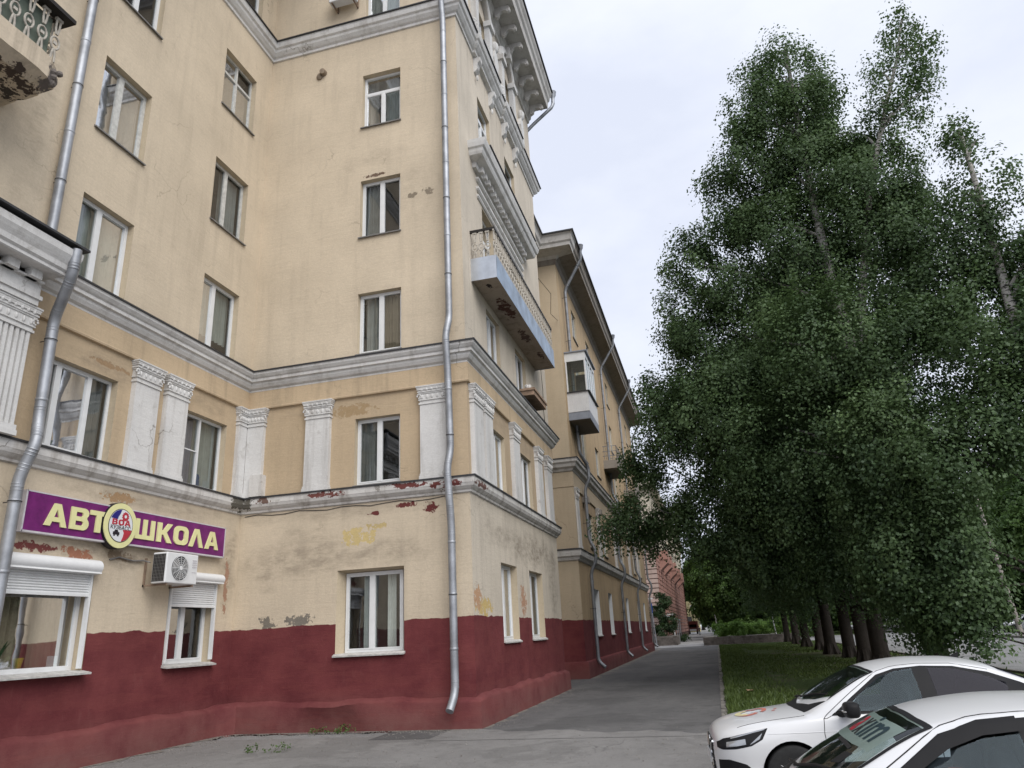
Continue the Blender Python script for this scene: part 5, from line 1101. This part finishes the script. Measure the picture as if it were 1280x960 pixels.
def car_body_mesh():
    st = [0, .008, .02, .04, .07, .11, .16, .22]+list(np.linspace(.3, 1.05, 14))+[1.10, 1.15, 1.2, 1.28]+list(np.linspace(1.38, 3.95, 34))+[4.02, 4.1, 4.2, 4.28, 4.34, 4.38, 4.4, 4.41]
    rows = []
    for x in st:
        zt, zb, wb, wm, wt = cr(ZT, x), cr(ZB, x), cr(WB, x), cr(WM, x), cr(WT, x)
        g = min(1, max(0, (zt-zb-.10)/.25)); cz = .055+.02*g; ze = zt-cz
        zlo = .22 if x > .05 else .26
        h = [(0, zt), (wt*.3, zt-cz*.10), (wt*.6, zt-cz*.36), (wt*.85, zt-cz*.70), (wt, ze)]
        ze2 = max(ze, zb+.005)
        for k, bul in ((.12, .012), (.4, .022), (.7, .016)): h.append((wt+(wb-wt)*k+bul*(.4+.6*g), ze2+(zb-ze2)*k))
        h += [(wb, zb), (wb+(wm-wb)*.25, zb-.022), (wb+(wm-wb)*.85, zb-.10), (wm, .66 if zb > .72 else zb-.06), (wm-.003, .52), (wm-.03, .40), (wm-.02, .33), (wm-.05, .25), (wm-.09, zlo-.02), (wm*.5, zlo-.03), (0, zlo-.03)]
        rows.append([(x, -y, z) for y, z in h]+[(x, y, z) for y, z in h[-2:0:-1]])
    k = len(rows[0]); mb = MB(); mb.add([p for r in rows for p in r], [(i*k+j, i*k+(j+1) % k, (i+1)*k+(j+1) % k, (i+1)*k+j) for i in range(len(rows)-1) for j in range(k)]+[tuple(range(k)), tuple((len(rows)-1)*k+j for j in range(k-1, -1, -1))])
    me = mb.mesh('body', M['carpaint'], True); o = bpy.data.objects.new('body', me); COL.objects.link(o)
    s = o.modifiers.new('s', 'SUBSURF'); s.levels = 1; s.render_levels = 1; apply_mods(o)
    bv = BVHTree.FromPolygons([v.co.copy() for v in o.data.vertices], [tuple(p.vertices) for p in o.data.polygons])
    cuts = []
    for x in (.87, 3.50):
        for s_ in (-1, 1):
            c = MB().lathe([(.365, -.2), (.365, .2)], (x, s_*.80, .315), 36, 0, 'y').mesh('cut', M['flash']); co = bpy.data.objects.new('cut', c); COL.objects.link(co); cuts.append(co)
            b = o.modifiers.new('b', 'BOOLEAN'); b.object = co; b.operation = 'DIFFERENCE'; b.solver = 'EXACT'
    def cutter(pts, lo, hi, axis):
        P_ = (lambda u, d, z: (u, d, z)) if axis == 'y' else (lambda u, d, z: (u, z, d))
        c = MB().prism(P_, pts, lo, hi).mesh('cut', M['cabin']); co = bpy.data.objects.new('cut', c); COL.objects.link(co); cuts.append(co)
        b = o.modifiers.new('b', 'BOOLEAN'); b.object = co; b.operation = 'DIFFERENCE'; b.solver = 'EXACT'; b.material_mode = 'TRANSFER'
    cutter([(1.52, .962), (2.38, .990), (2.38, 1.374), (2.2, 1.354), (2.0, 1.296), (1.70, 1.105), (1.55, .99)], -1.2, 1.2, 'y')
    cutter([(2.57, .992), (3.28, 1.020), (3.32, 1.19), (3.1, 1.285), (2.85, 1.354), (2.57, 1.374)], -1.2, 1.2, 'y')
    cutter([(1.43, -.62), (1.29, -.38), (1.21, 0), (1.29, .38), (1.43, .62), (1.92, .53), (1.885, .34), (1.86, 0), (1.885, -.34), (1.92, -.53)], .955, 2.0, 'z')
    bpy.context.view_layer.update(); apply_mods(o)
    for c in cuts: bpy.data.objects.remove(c)
    me = o.data; bpy.data.objects.remove(o)
    me.polygons.foreach_set('use_smooth', [True]*len(me.polygons)); me.set_sharp_from_angle(angle=R_(32))
    return me, bv
M['carpaint'] = simple('white_car_paint', (.66, .665, .67), .28, 0, .02, 2, 0, .5, .6)
M['carsilver'] = simple('silver_car_paint', (.42, .43, .44), .3, .5, .03, 2, 0, .5, .5)
M['blackplastic'] = simple('black_plastic', (.016, .016, .017), .5, 0, .1, 5, 0, .12)
M['rubber'] = simple('tyre_rubber', (.022, .022, .022), .85, 0, .2, 20, .2)
M['chrome'] = simple('bright_trim', (.6, .6, .6), .2, .9)
M['alloy'] = simple('alloy_rim', (.35, .355, .36), .35, .7)
M['gap'] = simple('panel_gap', (.02, .02, .02), .8)
def car_glass(name, col, gl):
    t = NT(name); b = t.bsdf(col, .05, None, 0., .38, 0.); return b
M['carglass'] = glass('car_side_glass', (.60, .68, .71), .0, .02, .50, (.72, .88, 1))
M['cartint'] = glass('car_rear_tint', (.16, .15, .17), .0, .02, .36, (.85, .85, 1))
M['windscreen'] = glass('car_windscreen', (.66, .76, .70), .03)
M['lamp_in'] = simple('headlamp_inner', (.40, .41, .42), .22, .6)
M['lamp_glass'] = glass('headlamp_glass', (.85, .87, .88), .06)
BODY, BV = car_body_mesh()
def side(x, z, s=-1, off=.003):
    h = BV.ray_cast(Vector((x, s*2.5, z)), Vector((0, -s, 0)))
    if h[0] is None: return Vector((x, s*.8, z))
    return h[0]+h[1]*(off if h[1].y*s > 0 else -off)
def topp(x, y, off=.003):
    h = BV.ray_cast(Vector((x, y, 3)), Vector((0, 0, -1)))
    if h[0] is None: return Vector((x, y, 1))
    return h[0]+h[1]*(off if h[1].z > 0 else -off)
def front(y, z, off=.003):
    h = BV.ray_cast(Vector((-2, y, z)), Vector((1, 0, 0)))
    if h[0] is None: return Vector((0, y, z))
    return h[0]+h[1]*(off if h[1].x < 0 else -off)
def lerp_curve(c, t):
    n = len(c)-1; k = min(int(t*n), n-1); f = t*n-k
    return tuple(a+(b-a)*f for a, b in zip(c[k], c[k+1]))
def patch(fn, lo, hi, nu=24, nv=10, off=.003):
    v = []
    for i in range(nu+1):
        a, b = lerp_curve(lo, i/nu), lerp_curve(hi, i/nu)
        for j in range(nv+1): q = [p+(r-p)*j/nv for p, r in zip(a, b)]; v.append(fn(*q, off=off))
    return MB().add(v, [(i*(nv+1)+j, (i+1)*(nv+1)+j, (i+1)*(nv+1)+j+1, i*(nv+1)+j+1) for i in range(nu) for j in range(nv)])
def stroke(pts, r=.004): return MB().tube(pts, r, 6)
_cache = {}
def cached(key, fn):
    if key not in _cache: _cache[key] = fn()
    return _cache[key]
def make_car(label, loc, rz, paint, detail=True, visor=False, group='cars near the pavement'):
    T = thing('parked_car', label, 'car', loc, group, rz, world=False)
    bm_ = BODY.copy(); bm_.materials[0] = paint; body = link('body', bm_, T, True)
    def part(name, key, fn, mat, par=None, smooth=True):
        me = cached((name, key), lambda: fn().mesh(name, mat, smooth)); return link(name, me, par or T, True)
    # greenhouse
    wsb = lambda: patch(topp, [(1.93, -.535), (1.895, -.34), (1.87, 0), (1.895, .34), (1.93, .535)], [(1.975, -.548), (1.935, -.35), (1.91, 0), (1.935, .35), (1.975, .548)], 30, 3, .003)
    part('windscreen_border', 0, wsb, M['blackplastic'])
    for s in (-1, 1): part('windscreen_border', s, lambda: patch(topp, [(1.36, s*.668), (1.66, s*.615), (1.975, s*.552)], [(1.42, s*.628), (1.68, s*.585), (1.93, s*.533)], 20, 3, .003), M['blackplastic'])
    ws = part('windscreen', 0, lambda: patch(topp, [(1.42, -.63), (1.28, -.38), (1.20, 0), (1.28, .38), (1.42, .63)], [(1.93, -.535), (1.895, -.34), (1.87, 0), (1.895, .34), (1.93, .535)], 30, 14, .006), M['windscreen'])
    part('dashboard', 0, lambda: MB().blob((1.45, 0, .93), (.26, .66, .07), 14, 0, .7), M['cabin'])
    part('steering_wheel', 0, lambda: MB().tube([(1.72+.07*math.sin(a), -.36+.18*math.cos(a), 1.0+.17*math.sin(a)) for a in np.linspace(0, 6.283, 20)], .016, 8), M['cabin'])
    part('rear_view_mirror', 0, lambda: MB().blob((1.84, 0, 1.30), (.02, .11, .035), 10, 0, .6), M['cabin'])
    part('rear_window', 0, lambda: patch(topp, [(3.36, -.50), (3.30, 0), (3.36, .50)], [(3.86, -.56), (3.93, 0), (3.86, .56)], 20, 12, .004), M['cartint'])
    for s in (-1, 1):
        sd = lambda x, z, off=.003, s=s: side(x, z, s, off)
        top_c = [(1.40, .95), (1.62, 1.10), (1.98, 1.33), (2.2, 1.388), (2.5, 1.408), (2.85, 1.39), (3.2, 1.315), (3.5, 1.20), (3.76, 1.075)]
        in_c = [(1.50, .965), (1.68, 1.092), (2.0, 1.294), (2.2, 1.352), (2.5, 1.374), (2.85, 1.353), (3.12, 1.276), (3.32, 1.19), (3.40, 1.10)]
        part('window_trim', (s, 0), lambda: patch(sd, in_c, top_c, 40, 3, .004), M['blackplastic'])
        part('window_trim', (s, 1), lambda: patch(sd, [(1.36, .925), (2.4, .955), (3.3, .99), (3.74, 1.055)], [(1.40, .955), (2.4, .992), (3.3, 1.022), (3.76, 1.075)], 40, 3, .0042), M['blackplastic'])
        part('window_trim', (s, 2), lambda: patch(sd, [(2.375, .97), (2.575, .98)], [(2.375, 1.39), (2.575, 1.39)], 6, 12, .0045), M['blackplastic'])
        part('window_trim', (s, 3), lambda: patch(sd, [(3.27, 1.0), (3.75, 1.06)], [(3.30, 1.25), (3.76, 1.075)], 14, 8, .0046), M['blackplastic'])
        part('window_trim', (s, 4), lambda: patch(sd, [(1.37, .935), (1.56, .95)], [(1.40, .952), (1.56, 1.02)], 8, 5, .0047), M['blackplastic'])
        part('seat', s, lambda: MB().blob((2.36, s*.36, .93), (.10, .24, .30), 12, 0, .7).blob((2.40, s*.36, 1.20), (.06, .13, .10), 10, 0, .7), M['cabin'])
        part('front_door_window', s, lambda: patch(sd, [(1.50, .955), (2.39, .982)], [(1.53, .985), (1.70, 1.115), (2.0, 1.305), (2.2, 1.362), (2.39, 1.382)], 24, 10, .006), M['carglass'])
        part('rear_door_window', s, lambda: patch(sd, [(2.56, .985), (3.30, 1.015)], [(2.56, 1.382), (2.85, 1.362), (3.1, 1.295), (3.34, 1.20)], 24, 10, .006), M['cartint'])
        part('door_handle', (s, 0), lambda: MB().tube([sd(2.16, .84, .012), sd(2.22, .845, .032), sd(2.34, .845, .032), sd(2.40, .84, .012)], .013, 8), paint); part('door_handle', (s, 1), lambda: MB().tube([sd(3.10, .87, .012), sd(3.16, .875, .032), sd(3.28, .875, .032), sd(3.34, .87, .012)], .013, 8), paint)
        gp = MB()
        for pts in ([(1.27, .90), (1.245, .75), (1.26, .5), (1.3, .30)], [(2.47, .955), (2.46, .7), (2.46, .32)], [(3.45, 1.0), (3.42, .85), (3.25, .62), (3.13, .40), (3.10, .3)], [(1.30, .32), (2.2, .31), (3.1, .32)], [(1.27, .90), (1.30, .93), (1.62, 1.145), (1.98, 1.362), (2.2, 1.416), (2.48, 1.434), (2.85, 1.42), (3.22, 1.34)], [(1.27, .90), (1.30, .9), (1.36, .925)]):
            gp.tube([sd(*lerp_curve(pts, k/20), off=.0) for k in range(21)], .0045, 5)
        gp.tube([topp(.30+.78*k/14, s*(.655+.055*k/14), 0) for k in range(15)], .0045, 5)
        part('panel_gap', s, lambda: gp, M['gap'], None, False)
        part('crease', s, lambda: MB().tube([sd(.62+2.9*k/30, .755+.05*k/30, -.002) for k in range(31)], .006, 6), paint)
        # mirror
        mr = part('door_mirror', s, lambda: MB().blob((1.55, s*1.0, 1.0), (.085, .135, .085), 16, 0, .62).tube([side(1.46, .95, s, -.01), (1.50, s*.90, .955), (1.54, s*.95, .985)], [.045, .035, .04], 8), M['blackplastic'])
        part('turn_lamp', s, lambda: MB().blob((1.47, s*1.03, .99), (.025, .09, .013), 8), M['chrome'], mr)
        # lamps
        hd = part('headlight', s, lambda: patch(sd, [(.045, .60), (.10, .585), (.25, .60), (.42, .635), (.55, .70)], [(.045, .655), (.12, .70), (.3, .745), (.5, .79), (.63, .815)], 24, 8, .003), M['blackplastic'])
        part('reflector', s, lambda: patch(sd, [(.14, .615), (.25, .63), (.36, .65)], [(.15, .665), (.25, .685), (.36, .705)], 12, 5, .006), M['lamp_in'], hd)
        part('light_strip', s, lambda: patch(sd, [(.20, .70), (.45, .765), (.585, .795)], [(.20, .715), (.45, .778), (.60, .806)], 16, 3, .006), M['lamp_in'], hd)
        part('lower_strip', s, lambda: patch(sd, [(.40, .645), (.52, .705)], [(.42, .665), (.56, .765)], 8, 4, .006), M['lamp_in'], hd)
        part('fog_recess', s, lambda: patch(sd, [(.045, .33), (.2, .30), (.40, .30)], [(.045, .47), (.16, .485), (.34, .44), (.41, .38)], 16, 8, .003), M['blackplastic'])
        part('tail_light', s, lambda: patch(sd, [(4.02, .86), (4.38, .84)], [(4.06, .99), (4.37, .98)], 10, 6, .004), simple('tail_lamp', (.25, .01, .01), .2))
        # wheels
        for x in (.87, 3.50):
            wh = cached(('tyre', s, x), lambda: MB().lathe([(.19, -.10), (.215, -.105), (.29, -.11), (.312, -.095), (.318, -.06), (.318, .06), (.312, .095), (.29, .11), (.215, .105), (.19, .10)], (x, s*.765, .315), 36, 0, 'y').mesh('tyre', M['rubber'], True))
            wl = link('wheel', wh, T, True)
            def rim():
                mb = MB().lathe([(.195, -.05), (.21, .0), (.215, .085), (.205, .098), (.19, .07), (.15, .04)], (x, s*.765, .315), 32, 0, 'y') if s > 0 else MB().lathe([(.195, .05), (.21, .0), (.215, -.085), (.205, -.098), (.19, -.07), (.15, -.04)], (x, s*.765, .315), 32, 0, 'y')
                for k in range(10):
                    a = k*math.pi/5; c = Vector((x, s*(.765+.075), .315)); e = c+Vector((math.cos(a)*.2, s*.012, math.sin(a)*.2)); mb.tube([c, e], [.026, .016], 6)
                return mb.blob((x, s*.84, .315), (.05, .02, .05), 8)
            part('rim', (s, x), rim, M['alloy'], wl)
            part('arch_liner', (s, x), lambda: MB().lathe([(.362, -.05), (.362, .18), (.02, .181)] if s < 0 else [(.362, .05), (.362, -.18), (.02, -.181)], (x, s*.80, .315), 28, 0, 'y', False), M['gap'])
    part('grille', 0, lambda: patch(front, [(-.50, .30), (0, .28), (.50, .30)], [(-.40, .655), (0, .672), (.40, .655)], 24, 12, .004), M['blackplastic'])
    gr = MB()
    for z in (.36, .42, .48, .54, .60): gr.tube([front(y, z, .008) for y in np.linspace(-.44, .44, 20)], .007, 6)
    part('grille_bar', 0, lambda: gr, M['blackplastic'])
    for s in (-1, 1):
        part('grille_wing', s, lambda: MB().tube([front(s*.42, .64, .01), front(s*.28, .60, .01), front(s*.20, .52, .012), front(s*.24, .44, .01), front(s*.36, .36, .01)], .014, 8), M['chrome'])
    part('emblem', 0, lambda: MB().lathe([(.055, -.01), (.055, .012), (.04, .018)], tuple(front(0, .61, .0)), 20, 0, 'x'), M['chrome'])
    part('number_plate', 0, lambda: MB().box(-.035, -.02, -.26, .26, .39, .50), M['pvc'])
    part('wiper', 0, lambda: MB().tube([topp(1.22, .15, .02), topp(1.33, -.25, .02), topp(1.42, -.56, .018)], [.010, .014, .006], 6), M['blackplastic'])
    part('wiper', 1, lambda: MB().tube([topp(1.22, .60, .02), topp(1.22, .35, .025), topp(1.24, .05, .02)], [.010, .014, .006], 6), M['blackplastic'])
    part('cowl', 0, lambda: patch(topp, [(1.10, -.6), (1.04, -.3), (1.02, 0), (1.04, .3), (1.10, .6)], [(1.36, -.66), (1.20, -.40), (1.125, 0), (1.20, .40), (1.36, .66)], 24, 4, .0015), M['blackplastic'])
    if visor:
        sd = lambda x, z, off=.003: side(x, z, -1, off)
        part('window_visor', 0, lambda: patch(sd, [(1.50, .955), (1.72, 1.09), (2.0, 1.25), (2.2, 1.315), (2.40, 1.335)], [(1.50, .975), (1.68, 1.125), (2.0, 1.325), (2.2, 1.385), (2.40, 1.402)], 24, 6, .022), M['blackplastic'])
        part('window_visor', 1, lambda: patch(sd, [(2.54, 1.335), (2.85, 1.315), (3.1, 1.24), (3.30, 1.15)], [(2.54, 1.402), (2.85, 1.38), (3.1, 1.315), (3.34, 1.22)], 24, 6, .022), M['blackplastic'])
    part('aerial', 0, lambda: MB().prism(lambda u, d, z: (u, d, z), [(2.98, 1.45), (3.13, 1.44), (3.15, 1.52)], -.015, .015), M['blackplastic'])
    return T, ws
car1, _ = make_car('white sedan with a red and yellow sticker on its bonnet, nosed toward the path', (-.27, 10.53, 0), R_(4.2), M['carpaint'])
car2, ws2 = make_car('white sedan with dark window visors and a sticker across its windscreen top', (-.82, 5.72, 0), R_(-.5), M['carpaint'], visor=True)
# bonnet sticker: red swoosh around pale yellow
stk_r, stk_y = simple('sticker_red', (.50, .16, .12), .4), simple('sticker_yellow', (.62, .56, .32), .4)
def ring_patch(cx, cy, ax, ay, a0, a1, w, off, rot=0.):
    v = []; n = 30
    for i in range(n+1):
        a = a0+(a1-a0)*i/n
        for k in (1-w, 1.0):
            x, y = math.cos(a)*ax*k, math.sin(a)*ay*k; v.append(topp(cx+x*math.cos(rot)-y*math.sin(rot), cy+x*math.sin(rot)+y*math.cos(rot), off))
    return MB().add(v, [(2*i, 2*i+2, 2*i+3, 2*i+1) for i in range(n)])
st = ring_patch(.50, -.06, .15, .24, 0.6, 5.6, .34, .004).build('bonnet_sticker', stk_r, None); st.parent = car1; st.matrix_parent_inverse = Matrix()
for nm, mbk, mt in (('sticker_swash', ring_patch(.46, -.06, .12, .18, 1.2, 5.0, .6, .0055), stk_y), ('sticker_flash', ring_patch(.62, -.02, .12, .20, -1.2, 1.6, .4, .0065), stk_r), ('sticker_dot', ring_patch(.80, -.22, .022, .022, 0, 6.283, 1., .005), stk_r), ('sticker_dot', ring_patch(.84, -.10, .022, .022, 0, 6.283, 1., .005), stk_r)):
    o = mbk.build(nm, mt, None); o.parent = st; o.matrix_parent_inverse = Matrix()
# lettering across the top of the second windscreen, mapped onto the glass
def on_screen(me, yc, width, height, base):
    xs = [v.co.x for v in me.vertices]; ys = [v.co.y for v in me.vertices]; x0, x1, y0, y1 = min(xs), max(xs), min(ys), max(ys)
    bmm = bmesh.new(); bmm.from_mesh(me); bmesh.ops.triangulate(bmm, faces=bmm.faces); bmesh.ops.subdivide_edges(bmm, edges=[e for e in bmm.edges if e.calc_length() > (x1-x0)*.03], cuts=1); bmm.to_mesh(me); bmm.free()
    for v in me.vertices:
        u, w = (v.co.x-x0)/(x1-x0)-.5, (v.co.y-y0)/max(1e-6, (y1-y0)); y = yc-u*width*-1; v.co = topp(base+w*height+.10*((y/.53)**2)*.6, y, .010)
    return me
dkm, rdm, tealm, palem = simple('sticker_black', (.012, .012, .014), .5), simple('sticker_crimson', (.30, .015, .03), .5), simple('sticker_teal', (.008, .028, .036), .4), simple('painted_reflection', (.17, .225, .20), .3)
bk = patch(topp, [(1.545, .02), (1.54, .2), (1.56, .40)][::-1] if False else [(1.60, -.52), (1.555, -.25), (1.54, .0), (1.545, .25), (1.58, .48)], [(1.84, -.50), (1.80, -.25), (1.785, 0), (1.80, .25), (1.84, .48)], 24, 8, .008).build('reflection_strip', palem, None); bk.parent = ws2; bk.matrix_parent_inverse = Matrix()  # greenish glass reflection behind the letters, painted on as a pale strip
yy = .40
for ch, wd, mt in (('m', .23, dkm), ('a', .15, rdm), ('x', .14, dkm), ('i', .06, tealm), ('m', .24, tealm)):
    me = on_screen(text_mesh(ch, .3, 0, .006, mt), yy-wd/2, -wd*.86, .15 if ch != 'i' else .20, 1.60); o = link('screen_lettering', me, ws2, True); yy -= wd
o = patch(topp, [(1.52, -.30), (1.515, .1)], [(1.545, -.30), (1.54, .1)], 10, 2, .009).build('screen_caption', dkm, None); o.parent = ws2; o.matrix_parent_inverse = Matrix()
o = patch(topp, [(1.44, -.42), (1.40, -.30)], [(1.53, -.42), (1.50, -.30)], 6, 6, .008).build('screen_sensor', M['blackplastic'], None); o.parent = ws2; o.matrix_parent_inverse = Matrix()
for k, (x0, x1, z0, z1, mt) in enumerate(((1.86, 1.96, 1.06, 1.16, simple('sticker_lemon', (.5, .45, .20), .5)), (1.97, 2.04, 1.06, 1.17, stk_r))):
    o = patch(lambda x, z, off=.003: side(x, z, -1, off), [(x0, z0), (x1, z0)], [(x0, z1), (x1, z1)], 4, 4, .009).build('window_sticker', mt, None); o.parent = car2; o.matrix_parent_inverse = Matrix()
make_car('silver car driving on the far side of the road behind the leaning post', (24.0, 76, 0), R_(4), M['carsilver'], group='distant cars')
for i, (x, y, m, lab) in enumerate(((-.6, 208, 'carsilver', 'silver car parked far down the street by the park'), (-1.8, 225, 'carpaint', 'white car parked at the far end of the street'))): make_car(lab, (x, y, 0), R_(80), M[m], group='distant cars')

# ================================================================== truck, person, posts
T = thing('delivery_truck', 'dark red delivery truck standing on the far pavement', 'truck', (-5.2, 185, 0)); tm = simple('truck_red', (.12, .03, .025), .5)
MB().box(-6.6, -4.3, 186, 190, .9, 2.9).build('cargo_box', tm, T); MB().box(-6.5, -4.4, 184.2, 185.9, .6, 2.3).box(-6.4, -4.5, 184.6, 185.9, 2.3, 2.7).build('cab', tm, T); MB().box(-6.3, -4.6, 184.15, 184.19, 1.5, 2.15).build('windscreen', M['cartint'], T); MB().box(-6.2, -4.7, 184.1, 184.15, .7, 1.1).build('bumper', M['white_panel'], T)
for x in (-6.4, -4.6):
    for y in (185, 188.8): MB().lathe([(.42, -.14), (.42, .14)], (x, y, .42), 16, 0, 'x').build('wheel', M['rubber'], T)
def person(loc):
    T = thing('person', 'person in dark clothes walking along the far pavement', 'person', loc, world=False)
    J = [(0, 0, .95, .15), (0, 0, 1.15, .15), (0, 0, 1.38, .17), (0, 0, 1.5, .07), (0, .01, 1.60, .095), (0, .01, 1.72, .085), (.2, 0, 1.42, .06), (.25, .05, 1.15, .05), (.24, -.08, .9, .04), (-.2, 0, 1.42, .06), (-.25, -.05, 1.15, .05), (-.24, .1, .9, .04), (.09, -.02, .88, .1), (.1, -.12, .5, .075), (.1, -.02, .08, .05), (.1, -.16, .04, .04), (-.09, .02, .88, .1), (-.1, .1, .5, .075), (-.1, .25, .1, .05), (-.1, .12, .04, .04)]
    E = [(0, 1), (1, 2), (2, 3), (3, 4), (4, 5), (2, 6), (6, 7), (7, 8), (2, 9), (9, 10), (10, 11), (0, 12), (12, 13), (13, 14), (14, 15), (0, 16), (16, 17), (17, 18), (18, 19)]
    me = bpy.data.meshes.new('body'); me.from_pydata([j[:3] for j in J], E, []); o = bpy.data.objects.new('body', me); COL.objects.link(o)
    o.modifiers.new('k', 'SKIN'); s = o.modifiers.new('s', 'SUBSURF'); s.levels = 1; s.render_levels = 1
    for i, j in enumerate(J): me.skin_vertices[0].data[i].radius = (j[3], j[3]); me.skin_vertices[0].data[i].use_root = (i == 0)
    bpy.context.view_layer.update(); apply_mods(o); o.parent = T
    t = NT('clothes'); z = t.sep(t.obj())[2]; o.data.materials.append(t.bsdf(t.mix(t.rng(z, 1.49, 1.5), t.mix(t.rng(z, .92, .94), (.02, .022, .03), (.10, .075, .07)), (.36, .23, .17)), .9))
    MB().blob((0, .03, 1.69), (.10, .115, .10), 10).build('hair', M['bark_dark'], T)
person((-3.55, 160, 0.005))
def post(name, label, cat, base, top, r, mat, loc=None):
    T = thing(name, label, cat, base); MB().tube([base, top], [r, r*.8], 10).build('post', mat, T, True); return T
T = post('road_sign', 'pale post with small blue sign and white plate past the ochre house', 'sign', (-6.55, 85, 0), (-6.75, 85, 5.2), .05, M['pipe'])
MB().box(-6.98, -6.48, 84.9, 84.94, 4.95, 5.1).build('white_plate', M['white_panel'], T); blu = simple('sign_blue', (.01, .06, .26), .4, 0, .05); MB().box(-6.80, -6.62, 84.88, 84.93, 3.5, 4.5).build('blue_panel', blu, T)
T = post('thin_post', 'short thin pale post with a top bar beside the stone wall', 'post', (-4.9, 93, 0), (-5.0, 93, 3.3), .06, M['pvc']); MB().box(-5.6, -4.6, 92.95, 93.05, 3.3, 3.42).build('top_bar', M['white_panel'], T)
T = post('lamp_post', 'white leaning lamp post at the end of the path by the park trees', 'lamp post', (.1, 120, 0), (-.25, 120, 9.0), .10, M['pvc']); MB().tube([(-.25, 120, 9), (.5, 119.6, 9.2), (1.3, 119.2, 9.2)], .05, 8).blob((1.5, 119.1, 9.15), (.35, .15, .1), 8).build('lamp_head', M['pvc'], T)
T = post('crossing_sign', 'blue pedestrian crossing sign on a leaning pale post in the planter', 'sign', (5.62, 80.0, .6), (5.35, 80, 3.7), .05, M['pvc'])
MB().box(4.85, 5.62, 79.90, 79.94, 3.1, 4.05).build('sign_panel', blu, T); MB().prism(PY(79.90), [(5.0, 3.18), (5.47, 3.18), (5.235, 3.9)], .004, .01).build('white_triangle', M['white_panel'], T)
MB().prism(PY(79.885), [(5.2, 3.3), (5.3, 3.3), (5.28, 3.65), (5.2, 3.65)], .004, .008).build('walking_figure', blk, T)
MB().box(5.66, 6.0, 79.9, 79.94, 2.9, 3.8).build('sign_panel', blu, T)
T = post('lamp_post', 'tall grey concrete lamp post leaning over beside the road', 'lamp post', (21.9, 65, 0), (21.2, 65, 11), .19, simple('concrete_post', (.30, .27, .245), .9, 0, .3, 3, .3))
MB().tube([(21.2, 65, 11), (19.8, 65, 11.6), (18.6, 65, 11.7)], .06, 8).blob((18.3, 65, 11.65), (.45, .18, .12), 8).build('lamp_head', M['pipe'], T)
post('thin_post', 'slim pale sign post behind the leaning concrete lamp post', 'post', (24.4, 79, 0), (24.1, 79, 4.0), .06, M['pvc'])

# cables on the facades
o = MB().tube([(Xc+.02, 28.3, 16.9), (Xc+.3, 29.6, 16.7), (X2-.1, 32.2, 16.9), (X2-.1, 33.98, 17.3)], .012, 6).build('cable', M['iron']); tag(o, 'black cable strung between the beige block and the ochre house', 'cable')
o = MB().tube([(Xc+.015, 27.6+.06*math.sin(i*1.3), 13.4-i*.32) for i in range(12)], .010, 6).build('cable', M['iron']); tag(o, 'thin black cable hanging down the street wall beside the long balcony', 'cable')
o = MB().tube([PB(-12.2+i*.42, .012+.004*(i % 2), 5.44+.03*math.sin(i*1.9)) for i in range(15)], .009, 6).build('cable', M['flash']); tag(o, 'thin cable clipped along the side wall under the string course', 'cable')
